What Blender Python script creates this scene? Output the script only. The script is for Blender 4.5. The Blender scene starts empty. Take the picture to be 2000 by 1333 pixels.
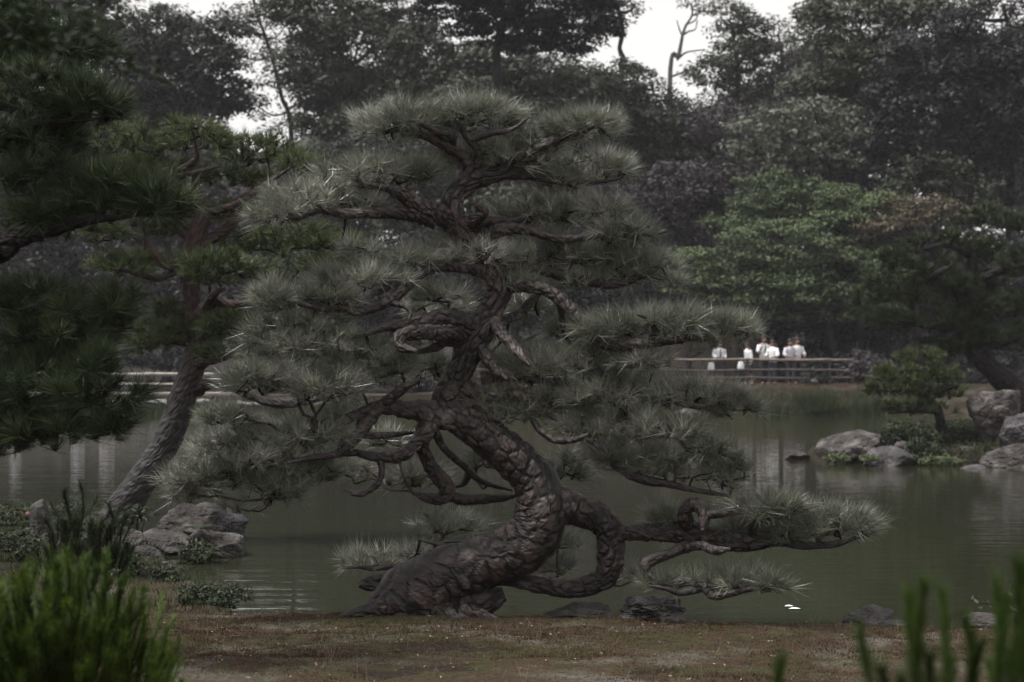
import bpy, math, random
import numpy as np
from mathutils import Vector

# ------------------------------------------------------------------ camera, sky, sun, exposure
S = bpy.context.scene
COL = S.collection
FPX, HOR, CAMZ = 3333.0, 716.0, 1.6        # focal length in px of a 2000 px wide picture, eye height
cam_d = bpy.data.cameras.new('camera'); cam = bpy.data.objects.new('camera', cam_d); COL.objects.link(cam)
cam.location = (0, 0, CAMZ); cam.rotation_euler = (math.radians(90), 0, 0)
cam_d.lens = 60.0; cam_d.sensor_width = 36.0
cam_d.shift_y = (HOR - 666.5) / 2000.0
cam_d.clip_start = 0.1; cam_d.clip_end = 1000
cam_d.dof.use_dof = True; cam_d.dof.focus_distance = 10.0; cam_d.dof.aperture_fstop = 4.0
S.camera = cam

W = bpy.data.worlds.new('World'); S.world = W; W.use_nodes = True
wn = W.node_tree.nodes; wl = W.node_tree.links
bg = wn['Background']
sky = wn.new('ShaderNodeTexSky'); sky.sky_type = 'NISHITA'; sky.sun_disc = False
SUN_EL, SUN_AZ = math.radians(62), math.radians(-108)     # high, from the left
sky.sun_elevation = SUN_EL; sky.sun_rotation = SUN_AZ
sky.air_density = 1.0; sky.dust_density = 4.0
hs = wn.new('ShaderNodeHueSaturation'); hs.inputs['Saturation'].default_value = 0.12
mx = wn.new('ShaderNodeMix'); mx.data_type = 'RGBA'; mx.inputs[0].default_value = 0.75
mx.inputs[7].default_value = (10.4, 10.2, 10.0, 1)       # flat white overcast laid over the clear sky
wl.new(sky.outputs[0], hs.inputs['Color']); wl.new(hs.outputs[0], mx.inputs[6]); wl.new(mx.outputs[2], bg.inputs[0])
bg.inputs[1].default_value = 0.10

sd = bpy.data.lights.new('sun', 'SUN'); sd.energy = 4.2; sd.angle = math.radians(14); sd.color = (1.0, 0.97, 0.93)
sun = bpy.data.objects.new('sun', sd); COL.objects.link(sun)
sv = Vector((math.sin(SUN_AZ) * math.cos(SUN_EL), math.cos(SUN_AZ) * math.cos(SUN_EL), math.sin(SUN_EL)))
sun.rotation_euler = sv.to_track_quat('Z', 'Y').to_euler()
sun.location = (0, 0, 30)

S.view_settings.view_transform = 'Standard'; S.view_settings.look = 'None'
S.view_settings.gamma = 1.0; S.view_settings.use_curve_mapping = False
S.view_settings.exposure = 0.25
S.render.engine = 'CYCLES'
S.cycles.max_bounces = 5; S.cycles.diffuse_bounces = 2; S.cycles.glossy_bounces = 3
S.cycles.transmission_bounces = 2; S.cycles.transparent_max_bounces = 6; S.cycles.volume_bounces = 0
S.cycles.caustics_reflective = False; S.cycles.caustics_refractive = False
S.cycles.use_denoising = True

RNG = np.random.default_rng(7)

def P(px, py, D):
    return np.array([(px - 1000.0) / FPX * D, D, CAMZ - (py - HOR) / FPX * D])

# ------------------------------------------------------------------ numpy noise
def h3(ix, iy, iz, s=0):
    a = (ix.astype(np.int64) * 374761393 + iy.astype(np.int64) * 668265263 + iz.astype(np.int64) * 2147483647 + s * 974711) & 0xffffffff
    a = ((a ^ (a >> 13)) * 1274126177) & 0xffffffff
    a = ((a ^ (a >> 16)) * 2246822519) & 0xffffffff
    a = a ^ (a >> 15)
    return (a & 0xffffff) / float(0x1000000)

def vnoise(p, s=0):
    i = np.floor(p).astype(np.int64); f = p - i; f = f * f * (3 - 2 * f)
    r = 0
    for dx in (0, 1):
        wx = f[:, 0] if dx else 1 - f[:, 0]
        for dy in (0, 1):
            wy = f[:, 1] if dy else 1 - f[:, 1]
            for dz in (0, 1):
                wz = f[:, 2] if dz else 1 - f[:, 2]
                r = r + wx * wy * wz * h3(i[:, 0] + dx, i[:, 1] + dy, i[:, 2] + dz, s)
    return r * 2 - 1

def fbm(p, o=4, s=0):
    r = 0; a = 1.0; t = 0
    for k in range(o):
        r = r + a * vnoise(p * (2.03 ** k) + 17.3 * k, s + k); t += a; a *= 0.5
    return r / t

def worley(p, s=0):
    i = np.floor(p).astype(np.int64)
    d1 = np.full(len(p), 9.0); d2 = np.full(len(p), 9.0); idv = np.zeros(len(p))
    for dx in (-1, 0, 1):
        for dy in (-1, 0, 1):
            for dz in (-1, 0, 1):
                c = i + np.array([dx, dy, dz])
                q = np.stack([h3(c[:, 0], c[:, 1], c[:, 2], s + k) for k in (1, 2, 3)], 1) + c
                d = np.linalg.norm(p - q, axis=1)
                hv = h3(c[:, 0], c[:, 1], c[:, 2], s + 9)
                n1 = d < d1
                d2 = np.where(n1, d1, np.minimum(d2, d)); idv = np.where(n1, hv, idv); d1 = np.where(n1, d, d1)
    return d1, d2, idv

# ------------------------------------------------------------------ object helpers
def tag(o, label=None, cat=None, group=None, kind=None):
    if label: o['label'] = label
    if cat: o['category'] = cat
    if group: o['group'] = group
    if kind: o['kind'] = kind
    return o

def empty(name, loc, label=None, cat=None, group=None):
    o = bpy.data.objects.new(name, None); COL.objects.link(o)
    o.location = [float(v) for v in loc]; o.empty_display_size = 0.2
    o['_o'] = [float(v) for v in loc]
    return tag(o, label, cat, group)

def mesh_data(name, V, F, mat, smooth=False):
    V = np.asarray(V, dtype=np.float32); F = np.asarray(F, dtype=np.int32)
    m = bpy.data.meshes.new(name)
    n, k = F.shape
    m.vertices.add(len(V)); m.vertices.foreach_set('co', V.ravel())
    m.loops.add(n * k); m.loops.foreach_set('vertex_index', F.ravel())
    m.polygons.add(n); m.polygons.foreach_set('loop_start', np.arange(n, dtype=np.int32) * k)
    try: m.polygons.foreach_set('loop_total', np.full(n, k, dtype=np.int32))
    except Exception: pass
    m.polygons.foreach_set('use_smooth', np.full(n, bool(smooth)))
    m.materials.append(mat); m.update(calc_edges=True)
    return m

def mobj(name, V, F, mat, parent=None, smooth=False, loc=None, attr=None):
    V = np.asarray(V, dtype=np.float64)
    if parent is not None: off = np.array(parent['_o'])
    elif loc is not None: off = np.array(loc, dtype=float)
    else: off = np.zeros(3)
    m = mesh_data(name, V - off, F, mat, smooth)
    if attr is not None:
        for an, av in attr.items():
            a = m.attributes.new(an, 'FLOAT', 'POINT'); a.data.foreach_set('value', np.asarray(av, dtype=np.float32))
    o = bpy.data.objects.new(name, m); COL.objects.link(o)
    if parent is not None: o.parent = parent
    else: o.location = [float(v) for v in off]
    o['_o'] = [float(v) for v in off]
    return o

def join(parts):
    Vs, Fs, n = [], [], 0
    for V, F in parts:
        if len(V) == 0: continue
        Vs.append(np.asarray(V)); Fs.append(np.asarray(F) + n); n += len(V)
    return np.concatenate(Vs), np.concatenate(Fs)

def tri2quad_ok(F): return F

# ------------------------------------------------------------------ materials
def newmat(name):
    m = bpy.data.materials.new(name); m.use_nodes = True
    return m, m.node_tree.nodes, m.node_tree.links, m.node_tree.nodes['Principled BSDF']

def mat(name, c1, c2=None, scale=3.0, rough=0.7, spec=0.5, c3=None, bump=0.0, bscale=40.0, transl=0.0, detail=4, stretch=(1, 1, 1), island=0.0):
    m, n, l, b = newmat(name)
    b.inputs['Roughness'].default_value = rough
    b.inputs['Specular IOR Level'].default_value = spec
    tc = n.new('ShaderNodeTexCoord'); mp = n.new('ShaderNodeMapping'); mp.inputs['Scale'].default_value = stretch
    l.new(tc.outputs['Object'], mp.inputs['Vector'])
    colout = None
    if c2 is not None:
        t = n.new('ShaderNodeTexNoise'); t.inputs['Scale'].default_value = scale; t.inputs['Detail'].default_value = detail
        l.new(mp.outputs[0], t.inputs['Vector'])
        r = n.new('ShaderNodeValToRGB'); e = r.color_ramp.elements
        e[0].position = 0.34; e[0].color = (*c1, 1); e[1].position = 0.66; e[1].color = (*c2, 1)
        if c3 is not None:
            x = r.color_ramp.elements.new(0.5); x.color = (*c3, 1)
        l.new(t.outputs['Fac'], r.inputs[0]); colout = r.outputs[0]
        if island > 0:
            gm = n.new('ShaderNodeNewGeometry'); mrr = n.new('ShaderNodeMapRange')
            mrr.inputs['To Min'].default_value = 1 - island; mrr.inputs['To Max'].default_value = 1 + island
            l.new(gm.outputs['Random Per Island'], mrr.inputs['Value'])
            sc_ = n.new('ShaderNodeVectorMath'); sc_.operation = 'SCALE'; l.new(colout, sc_.inputs[0]); l.new(mrr.outputs[0], sc_.inputs['Scale']); colout = sc_.outputs[0]
        l.new(colout, b.inputs['Base Color'])
    else:
        b.inputs['Base Color'].default_value = (*c1, 1)
    if bump > 0:
        t2 = n.new('ShaderNodeTexNoise'); t2.inputs['Scale'].default_value = bscale; t2.inputs['Detail'].default_value = 6
        l.new(mp.outputs[0], t2.inputs['Vector'])
        bp = n.new('ShaderNodeBump'); bp.inputs['Strength'].default_value = bump; bp.inputs['Distance'].default_value = 0.02
        l.new(t2.outputs['Fac'], bp.inputs['Height']); l.new(bp.outputs[0], b.inputs['Normal'])
    if transl > 0:
        out = n['Material Output']; tr = n.new('ShaderNodeBsdfTranslucent'); ms = n.new('ShaderNodeMixShader')
        ms.inputs[0].default_value = transl
        if colout: l.new(colout, tr.inputs[0])
        else: tr.inputs[0].default_value = (*c1, 1)
        l.new(b.outputs[0], ms.inputs[1]); l.new(tr.outputs[0], ms.inputs[2]); l.new(ms.outputs[0], out.inputs[0])
    return m

def bark_mat(name, plate1, plate2, lichen, fissure, rough=0.5):
    m, n, l, b = newmat(name)
    b.inputs['Roughness'].default_value = rough; b.inputs['Specular IOR Level'].default_value = 0.5
    tc = n.new('ShaderNodeTexCoord')
    t = n.new('ShaderNodeTexNoise'); t.inputs['Scale'].default_value = 5; t.inputs['Detail'].default_value = 6
    l.new(tc.outputs['Object'], t.inputs['Vector'])
    r = n.new('ShaderNodeValToRGB'); e = r.color_ramp.elements
    e[0].position = 0.36; e[0].color = (*plate1, 1); e[1].position = 0.56; e[1].color = (*plate2, 1)
    x = e.new(0.76); x.color = (*lichen, 1)
    l.new(t.outputs['Fac'], r.inputs[0])
    t2 = n.new('ShaderNodeTexNoise'); t2.inputs['Scale'].default_value = 60; t2.inputs['Detail'].default_value = 5
    l.new(tc.outputs['Object'], t2.inputs['Vector'])
    mr = n.new('ShaderNodeMapRange'); mr.inputs['From Min'].default_value = 0.3; mr.inputs['From Max'].default_value = 0.7
    mr.inputs['To Min'].default_value = 0.55; mr.inputs['To Max'].default_value = 1.35
    l.new(t2.outputs['Fac'], mr.inputs['Value'])
    mu = n.new('ShaderNodeVectorMath'); mu.operation = 'SCALE'
    l.new(r.outputs[0], mu.inputs[0]); l.new(mr.outputs[0], mu.inputs['Scale'])
    at = n.new('ShaderNodeAttribute'); at.attribute_name = 'crack'
    mix = n.new('ShaderNodeMix'); mix.data_type = 'RGBA'
    l.new(at.outputs['Fac'], mix.inputs[0]); mix.inputs[6].default_value = (*fissure, 1); l.new(mu.outputs[0], mix.inputs[7])
    l.new(mix.outputs[2], b.inputs['Base Color'])
    bp = n.new('ShaderNodeBump'); bp.inputs['Strength'].default_value = 0.4; bp.inputs['Distance'].default_value = 0.008
    l.new(t2.outputs['Fac'], bp.inputs['Height']); l.new(bp.outputs[0], b.inputs['Normal'])
    return m

M = {}
M['bark'] = bark_mat('pine_bark', (0.020, 0.011, 0.010), (0.060, 0.038, 0.035), (0.21, 0.185, 0.178), (0.0025, 0.002, 0.002), 0.62)
M['bark_red'] = bark_mat('red_pine_bark', (0.045, 0.016, 0.011), (0.062, 0.024, 0.018), (0.07, 0.040, 0.035), (0.006, 0.004, 0.004), 0.7)
def old_base(m):
    # a red pine is grey-black and scaly near the ground, red only higher up
    n, l = m.node_tree.nodes, m.node_tree.links; b = n['Principled BSDF']; src = b.inputs['Base Color'].links[0].from_socket
    tc = n.new('ShaderNodeTexCoord'); sx = n.new('ShaderNodeSeparateXYZ'); l.new(tc.outputs['Object'], sx.inputs[0])
    mr = n.new('ShaderNodeMapRange'); mr.inputs['From Min'].default_value = 0.8; mr.inputs['From Max'].default_value = 1.7; l.new(sx.outputs['Z'], mr.inputs['Value'])
    sc = n.new('ShaderNodeHueSaturation'); sc.inputs['Saturation'].default_value = 0.25; sc.inputs['Value'].default_value = 0.5; l.new(src, sc.inputs['Color'])
    mx_ = n.new('ShaderNodeMix'); mx_.data_type = 'RGBA'; l.new(mr.outputs[0], mx_.inputs[0]); l.new(sc.outputs[0], mx_.inputs[6]); l.new(src, mx_.inputs[7])
    l.new(mx_.outputs[2], b.inputs['Base Color'])
old_base(M['bark_red'])
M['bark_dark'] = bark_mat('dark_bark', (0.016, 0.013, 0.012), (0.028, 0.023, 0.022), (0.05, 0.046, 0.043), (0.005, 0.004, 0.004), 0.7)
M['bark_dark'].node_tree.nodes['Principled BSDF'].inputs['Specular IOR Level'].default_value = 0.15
M['bark_pale'] = bark_mat('pale_bark', (0.09, 0.08, 0.078), (0.13, 0.12, 0.115), (0.17, 0.16, 0.16), (0.03, 0.026, 0.025), 0.8)
M['twig'] = mat('twig', (0.014, 0.010, 0.009), (0.036, 0.028, 0.025), 20, rough=0.8, spec=0.08)
M['needle'] = mat('black_pine_needles', (0.105, 0.118, 0.085), (0.30, 0.31, 0.262), 2.6, rough=0.32, spec=0.8, c3=(0.155, 0.162, 0.125), transl=0.14, island=0.7)
M['needle_red'] = mat('red_pine_needles', (0.042, 0.060, 0.022), (0.078, 0.098, 0.040), 1.6, rough=0.5, spec=0.35, transl=0.12, island=0.5)
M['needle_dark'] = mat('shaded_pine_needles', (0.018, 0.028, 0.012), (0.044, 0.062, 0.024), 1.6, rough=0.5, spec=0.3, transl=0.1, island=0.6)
M['needle_bright'] = mat('young_pine_needles', (0.026, 0.050, 0.007), (0.075, 0.115, 0.014), 4, rough=0.5, spec=0.2, transl=0.2, island=0.5)
M['needle_sapling'] = mat('sapling_needles', (0.014, 0.030, 0.004), (0.044, 0.075, 0.010), 4, rough=0.5, spec=0.2, transl=0.2, island=0.5)
M['needle_far'] = mat('far_pine_needles', (0.020, 0.030, 0.013), (0.042, 0.058, 0.022), 1.2, rough=0.6, spec=0.3, transl=0.1)
def leafmat(name, c, v=0.3, sc=0.35, tr=0.15, rough=0.55):
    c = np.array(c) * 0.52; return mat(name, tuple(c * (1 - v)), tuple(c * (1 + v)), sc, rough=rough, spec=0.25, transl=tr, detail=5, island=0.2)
M['lf_dark'] = leafmat('dark_evergreen_leaves', (0.034, 0.040, 0.031))
M['lf_grey'] = leafmat('grey_green_leaves', (0.070, 0.082, 0.056))
M['lf_purple'] = leafmat('purple_grey_leaves', (0.090, 0.076, 0.088))
M['lf_mid'] = leafmat('broad_leaves', (0.125, 0.14, 0.095))
M['lf_pale'] = leafmat('pale_broad_leaves', (0.19, 0.205, 0.155))
M['lf_blue'] = leafmat('blue_dark_leaves', (0.024, 0.030, 0.031))
M['lf_maple'] = leafmat('green_maple_leaves', (0.140, 0.190, 0.088), 0.25)
M['lf_maple2'] = leafmat('fresh_green_leaves', (0.110, 0.155, 0.070), 0.3)
M['lf_rust'] = leafmat('rust_tinged_leaves', (0.15, 0.125, 0.080), 0.3)
M['lf_conifer'] = leafmat('conifer_leaves', (0.054, 0.066, 0.040), 0.3)
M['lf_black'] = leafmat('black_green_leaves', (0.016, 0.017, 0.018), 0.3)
M['lf_pond'] = leafmat('waterside_leaves', (0.045, 0.062, 0.026), 0.35, 5)
M['lf_fern'] = leafmat('fern_leaves', (0.12, 0.15, 0.065), 0.3, 5)
M['lf_near_maple'] = leafmat('near_maple_leaves', (0.018, 0.034, 0.008), 0.4, 3, 0.25)
M['lf_clip'] = leafmat('clipped_pale_hedge', (0.30, 0.34, 0.24), 0.2, 3)
M['grass'] = leafmat('waterside_grass', (0.050, 0.075, 0.024), 0.35, 0.7)
M['rock'] = mat('grey_stone', (0.022, 0.019, 0.018), (0.135, 0.123, 0.120), 4, rough=0.9, spec=.3, c3=(0.052, 0.046, 0.044), bump=0.8, bscale=28, detail=8)
M['rock_dark'] = mat('dark_wet_stone', (0.016, 0.014, 0.014), (0.085, 0.077, 0.073), 5, rough=0.8, c3=(0.034, 0.030, 0.029), bump=0.9, bscale=30, detail=8)
M['rock_purple'] = mat('purple_grey_stone', (0.028, 0.025, 0.028), (0.12, 0.112, 0.118), 4, rough=0.9, spec=.3, c3=(0.060, 0.055, 0.060), bump=0.8, bscale=26, detail=8)
M['rail'] = mat('weathered_rail_wood', (0.10, 0.082, 0.072), (0.19, 0.155, 0.135), 6, rough=0.8, bump=0.3)
M['rail_dark'] = mat('dark_rail_wood', (0.04, 0.033, 0.03), (0.08, 0.067, 0.06), 6, rough=0.8, bump=0.3)
M['rail_pale'] = mat('pale_bamboo', (0.26, 0.245, 0.22), (0.38, 0.355, 0.325), 6, rough=0.6, bump=0.2)
M['kerb'] = mat('pale_kerb_stone', (0.20, 0.20, 0.205), (0.3, 0.3, 0.31), 6, rough=0.9, bump=0.4)
M['wall'] = mat('earth_brown_boards', (0.072, 0.057, 0.045), (0.12, 0.098, 0.08), 3, rough=0.9, bump=0.3, stretch=(0.4, 1, 4))
M['wall_frame'] = mat('dark_timber', (0.03, 0.024, 0.02), (0.05, 0.04, 0.034), 6, rough=0.8)
M['shirt'] = mat('white_cotton', (0.72, 0.72, 0.76), (0.82, 0.82, 0.85), 6, rough=0.85, bump=0.5, bscale=18)
M['shirt2'] = mat('pale_lilac_cotton', (0.50, 0.50, 0.57), (0.58, 0.58, 0.64), 6, rough=0.85, bump=0.5, bscale=18)
M['navy'] = mat('navy_cloth', (0.010, 0.010, 0.016), (0.018, 0.018, 0.026), 6, rough=0.9)
M['skin'] = mat('skin', (0.20, 0.11, 0.075), (0.25, 0.14, 0.10), 8, rough=0.55)
M['hair'] = mat('black_hair', (0.008, 0.007, 0.007), (0.016, 0.013, 0.012), 30, rough=0.45)
M['shoe'] = mat('white_shoe', (0.5, 0.5, 0.5), (0.6, 0.6, 0.6), 9, rough=0.6)
M['shoe_dark'] = mat('black_shoe', (0.012, 0.012, 0.012), (0.02, 0.02, 0.02), 9, rough=0.4)
M['bag'] = mat('white_canvas_bag', (0.66, 0.66, 0.68), (0.76, 0.76, 0.78), 6, rough=0.8)
M['tie'] = mat('dark_tie', (0.012, 0.01, 0.012), (0.02, 0.017, 0.02), 20, rough=0.6)
M['pink'] = mat('pink_petals', (0.45, 0.12, 0.16), (0.5, 0.2, 0.22), 20, rough=0.6)
M['feather'] = mat('white_petal', (0.75, 0.75, 0.76), (0.82, 0.82, 0.82), 20, rough=0.6)
M['path'] = mat('gravel_path', (0.06, 0.05, 0.044), (0.10, 0.086, 0.077), 8, rough=0.95, bump=0.3)

# ------------------------------------------------------------------ geometry generators
def unit(v):
    v = np.asarray(v, float); return v / np.maximum(np.linalg.norm(v, axis=-1, keepdims=True), 1e-9)

def catmull(pts, step):
    pts = np.asarray(pts, float)
    if len(pts) == 2:
        n = max(2, int(np.linalg.norm(pts[1, :3] - pts[0, :3]) / step) + 1)
        t = np.linspace(0, 1, n)[:, None]; return pts[0] * (1 - t) + pts[1] * t
    q = np.vstack([2 * pts[0] - pts[1], pts, 2 * pts[-1] - pts[-2]])
    out = []
    for i in range(1, len(q) - 2):
        n = max(2, int(np.linalg.norm(q[i + 1, :3] - q[i, :3]) / step))
        t = np.linspace(0, 1, n, endpoint=False)[:, None]
        a, b, c, d = q[i - 1], q[i], q[i + 1], q[i + 2]
        out.append(0.5 * (2 * b + (c - a) * t + (2 * a - 5 * b + 4 * c - d) * t ** 2 + (3 * b - a - 3 * c + d) * t ** 3))
    out.append(pts[-1:]); r = np.vstack(out)
    r[:, 3] = np.maximum(r[:, 3], 0.001)
    return r

def tube(C, R, seg=8, closed=True):
    """C n x 3 centres, R n radii -> verts, tri faces, and axial / angular coordinates"""
    C = np.asarray(C, float); n = len(C)
    T = unit(np.gradient(C, axis=0))
    N = np.zeros_like(T); up = np.array([0, 0, 1.0]) if abs(T[0, 2]) < 0.9 else np.array([1.0, 0, 0])
    v = np.cross(T[0], up); v /= np.linalg.norm(v); N[0] = v
    for i in range(1, n):
        v = v - T[i] * np.dot(v, T[i]); v /= max(np.linalg.norm(v), 1e-9); N[i] = v
    B = np.cross(T, N)
    a = np.linspace(0, 2 * np.pi, seg, endpoint=False)
    dirs = N[:, None, :] * np.cos(a)[None, :, None] + B[:, None, :] * np.sin(a)[None, :, None]
    V = C[:, None, :] + dirs * np.asarray(R)[:, None, None]
    V = V.reshape(-1, 3)
    i = np.arange(n - 1)[:, None]; j = np.arange(seg)[None, :]; k = (j + 1) % seg
    a0 = i * seg + j; a1 = i * seg + k; b0 = (i + 1) * seg + j; b1 = (i + 1) * seg + k
    F = np.concatenate([np.stack([a0, a1, b1], -1).reshape(-1, 3), np.stack([a0, b1, b0], -1).reshape(-1, 3)])
    if closed:
        V = np.vstack([V, C[:1], C[-1:]]); c0, c1 = n * seg, n * seg + 1
        j = np.arange(seg); k = (j + 1) % seg
        F = np.vstack([F, np.stack([k, j, np.full(seg, c0)], 1), np.stack([(n - 1) * seg + j, (n - 1) * seg + k, np.full(seg, c1)], 1)])
    return V, F, dirs.reshape(-1, 3)

def bark_tube(pts, step=0.02, seg=40, plate=0.06, depth=0.012, lump=0.12, seed=0):
    """pts n x 4 (x,y,z,r): a tube whose bark is displaced into plates parted by fissures"""
    c = catmull(pts, step)
    C, R = c[:, :3].copy(), c[:, 3].copy()
    s = np.concatenate([[0], np.cumsum(np.linalg.norm(np.diff(C, axis=0), axis=1))])
    R = R * (1 + lump * fbm(np.stack([s * 4, s * 0 + seed, s * 0], 1), 3, seed))
    V, F, D = tube(C, R, seg)
    n = len(C) * seg
    Pn = V[:n]
    lum = fbm(Pn * 7 + seed, 3, seed + 5)
    s = np.concatenate([[0], np.cumsum(np.linalg.norm(np.diff(C, axis=0), axis=1))]).repeat(seg)
    th = np.tile(np.linspace(0, 2 * np.pi, seg, endpoint=False), len(C)); Rm = float(np.median(R))
    q = np.stack([s * 0.85, Rm * np.cos(th), Rm * np.sin(th)], 1)
    q = (q + 0.24 * plate * np.stack([fbm(Pn * 10, 3, seed + k) for k in (1, 2, 3)], 1)) / plate
    # plates are longer along the branch: squash the axial direction
    d1, d2, idv = worley(q, seed)
    e = np.clip((d2 - d1) / 0.26, 0, 1); e = e * e * (3 - 2 * e)
    d1b, d2b, idb = worley(q * 2.3 + 5, seed + 50)
    e2 = np.clip((d2b - d1b) / 0.3, 0, 1)
    rr = R.repeat(seg)
    dep = np.minimum(depth, rr * 0.22)
    disp = dep * (e * (0.6 + 0.7 * idv) + 0.42 * e2 + 0.30 * fbm(Pn * 80, 3, seed)) + rr * 0.05 * lum
    V[:n] += D * disp[:, None]
    crack = np.ones(len(V)); crack[:n] = np.clip(e * (0.35 + 0.65 * e2) * (0.6 + 0.5 * idv), 0, 1)
    return V, F, crack

def needles(base, d, L, w, curve=0.0):
    """one thin triangle (or two when curved) per needle"""
    n = len(base); d = unit(d); L = np.broadcast_to(L, (n,))[:, None]
    r = unit(np.cross(d, unit(RNG.normal(size=(n, 3)))))
    tip = base + d * L
    V = np.stack([base - r * w / 2, base + r * w / 2, tip], 1).reshape(-1, 3)
    return V, np.arange(n * 3).reshape(-1, 3)

def tufts(cs, ds, n_each, L, w, spread=(0.15, 1.35), jit=0.012, droop=0.0):
    """star bursts of needles round each shoot tip"""
    N = len(cs)
    b = np.repeat(cs, n_each, 0); d = unit(np.repeat(ds, n_each, 0))
    u = unit(np.cross(d, unit(RNG.normal(size=d.shape))))
    th = RNG.uniform(spread[0], spread[1], size=(len(b), 1))
    dd = d * np.cos(th) + u * np.sin(th); dd[:, 2] -= droop
    back = RNG.uniform(0, 0.35, size=(len(b), 1)) * L
    b = b - d * back * 0.5 + RNG.normal(size=b.shape) * jit * 0.4
    return needles(b, dd, L * RNG.uniform(0.65, 1.1, size=len(b)), w)

def leaves(c, nrm, size, quad=False, asp=0.6):
    """small lozenge leaves (2 triangles) or single triangles"""
    n = len(c); nrm = unit(nrm); u = unit(np.cross(nrm, unit(RNG.normal(size=(n, 3))))); v = np.cross(nrm, u)
    s = (np.asarray(size) * RNG.uniform(0.6, 1.3, n))[:, None]
    if quad:
        V = np.stack([c - u * s, c + v * s * asp, c + u * s, c - v * s * asp], 1).reshape(-1, 3)
        k = np.arange(n)[:, None] * 4
        F = np.concatenate([k + np.array([0, 1, 2]), k + np.array([0, 2, 3])])
        return V, F
    V = np.stack([c - u * s - v * s * asp * 0.6, c + v * s * asp, c + u * s], 1).reshape(-1, 3)
    return V, np.arange(n * 3).reshape(-1, 3)

def ellipsoid_pts(n, lo=0.0):
    d = unit(RNG.normal(size=(n, 3))); r = RNG.uniform(lo ** 3, 1, size=(n, 1)) ** (1 / 3)
    return d * r

def crown_leaves(ells, leaf, cover=4.0, flat=0.6, clump=0.3, lo=0.5, layered=False):
    """ells: list of (centre, radii). Leaves sit on the tops and rims of many small clumps, so gaps and shade stay between"""
    cs, ns = [], []
    for c, r in ells:
        c = np.array(c); r = np.array(r)
        area = math.pi * r[0] * r[2]
        nl = int(cover * area / (0.45 * leaf * leaf))
        rc = clump * min(r[0], r[2]) * 1.1 + leaf * 1.5
        ncl = max(5, int(2.6 * area / (rc * rc)))
        cc = c + ellipsoid_pts(ncl, lo) * r
        rs = rc * RNG.uniform(0.55, 1.35, size=ncl)
        k = max(3, nl // ncl)
        idx = np.repeat(np.arange(ncl), k)
        d = unit(RNG.normal(size=(len(idx), 3))); d[:, 2] = np.where(d[:, 2] < -0.25, -d[:, 2], d[:, 2])
        rad = RNG.uniform(0.45, 1.08, size=(len(idx), 1))
        sc = np.array([1.25, 1.25, flat * (0.75 if layered else 1.0)])
        p = cc[idx] + d * rad * rs[idx][:, None] * sc
        cs.append(p); ns.append(d * 0.8 + np.array([0, 0, 0.7]) + RNG.normal(size=d.shape) * 0.55)
    c = np.concatenate(cs); nn = np.concatenate(ns)
    return leaves(c, nn, leaf)

def rock_mesh(c, r, seed, sub=5, cuts=14, rough=0.12):
    """boulder: sphere cut by planes, then fractured by noise"""
    import bmesh
    key = ('ico', sub)
    if key not in _ico:
        bm = bmesh.new(); bmesh.ops.create_icosphere(bm, subdivisions=sub, radius=1)
        _ico[key] = (np.array([v.co[:] for v in bm.verts]), np.array([[v.index for v in f.verts] for f in bm.faces])); bm.free()
    D, F = _ico[key]; rg = np.random.default_rng(seed)
    rad = np.full(len(D), 1.25)
    for k in range(cuts):
        nrm = unit(rg.normal(size=3)); h = rg.uniform(0.62, 0.95)
        dt = D @ nrm
        rad = np.minimum(rad, np.where(dt > 0.05, h / np.maximum(dt, 0.05), 9))
    rad = rad * (1 + rough * fbm(D * 2.2 + seed, 5, seed)) + 0.35 * rough * fbm(D * 9 + seed, 4, seed + 3)
    e1, e2, _i = worley(D * 2.6 + seed, seed); rad -= 0.05 * np.clip(1 - (e2 - e1) / 0.12, 0, 1)
    return np.array(c) + D * rad[:, None] * np.array(r), F
_ico = {}

def lathe(c, rings, seg=14):
    """rings: (z, rx, ry, dx, dy)"""
    a = np.linspace(0, 2 * np.pi, seg, endpoint=False); V = []
    for z, rx, ry, dx, dy in rings:
        V.append(np.stack([dx + rx * np.cos(a), dy + ry * np.sin(a), np.full(seg, z)], 1))
    n = len(rings); V = np.vstack(V + [np.array([[rings[0][3], rings[0][4], rings[0][0]], [rings[-1][3], rings[-1][4], rings[-1][0]]])])
    i = np.arange(n - 1)[:, None]; j = np.arange(seg)[None, :]; k = (j + 1) % seg
    F = np.concatenate([np.stack([i * seg + j, i * seg + k, (i + 1) * seg + k], -1).reshape(-1, 3),
                        np.stack([i * seg + j, (i + 1) * seg + k, (i + 1) * seg + j], -1).reshape(-1, 3)])
    j = np.arange(seg); k = (j + 1) % seg
    F = np.vstack([F, np.stack([k, j, np.full(seg, n * seg)], 1), np.stack([(n - 1) * seg + j, (n - 1) * seg + k, np.full(seg, n * seg + 1)], 1)])
    return V + np.array(c), F

def boxm(c, h, bev=0.0):
    c = np.array(c, float); h = np.array(h, float)
    V = np.array([[x, y, z] for z in (-1, 1) for y in (-1, 1) for x in (-1, 1)], float) * h + c
    F = np.array([[0, 2, 3], [0, 3, 1], [4, 5, 7], [4, 7, 6], [0, 1, 5], [0, 5, 4], [2, 6, 7], [2, 7, 3], [0, 4, 6], [0, 6, 2], [1, 3, 7], [1, 7, 5]])
    return V, F

# ------------------------------------------------------------------ the ground, the pond bed and the far hill
def sstep(a, b, x):
    t = np.clip((x - a) / (b - a), 0, 1); return t * t * (3 - 2 * t)

def n2(x, y, s, seed=0, o=3):
    return fbm(np.stack([x * s, y * s, np.zeros_like(x) + 0.37], 1), o, seed)

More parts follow.
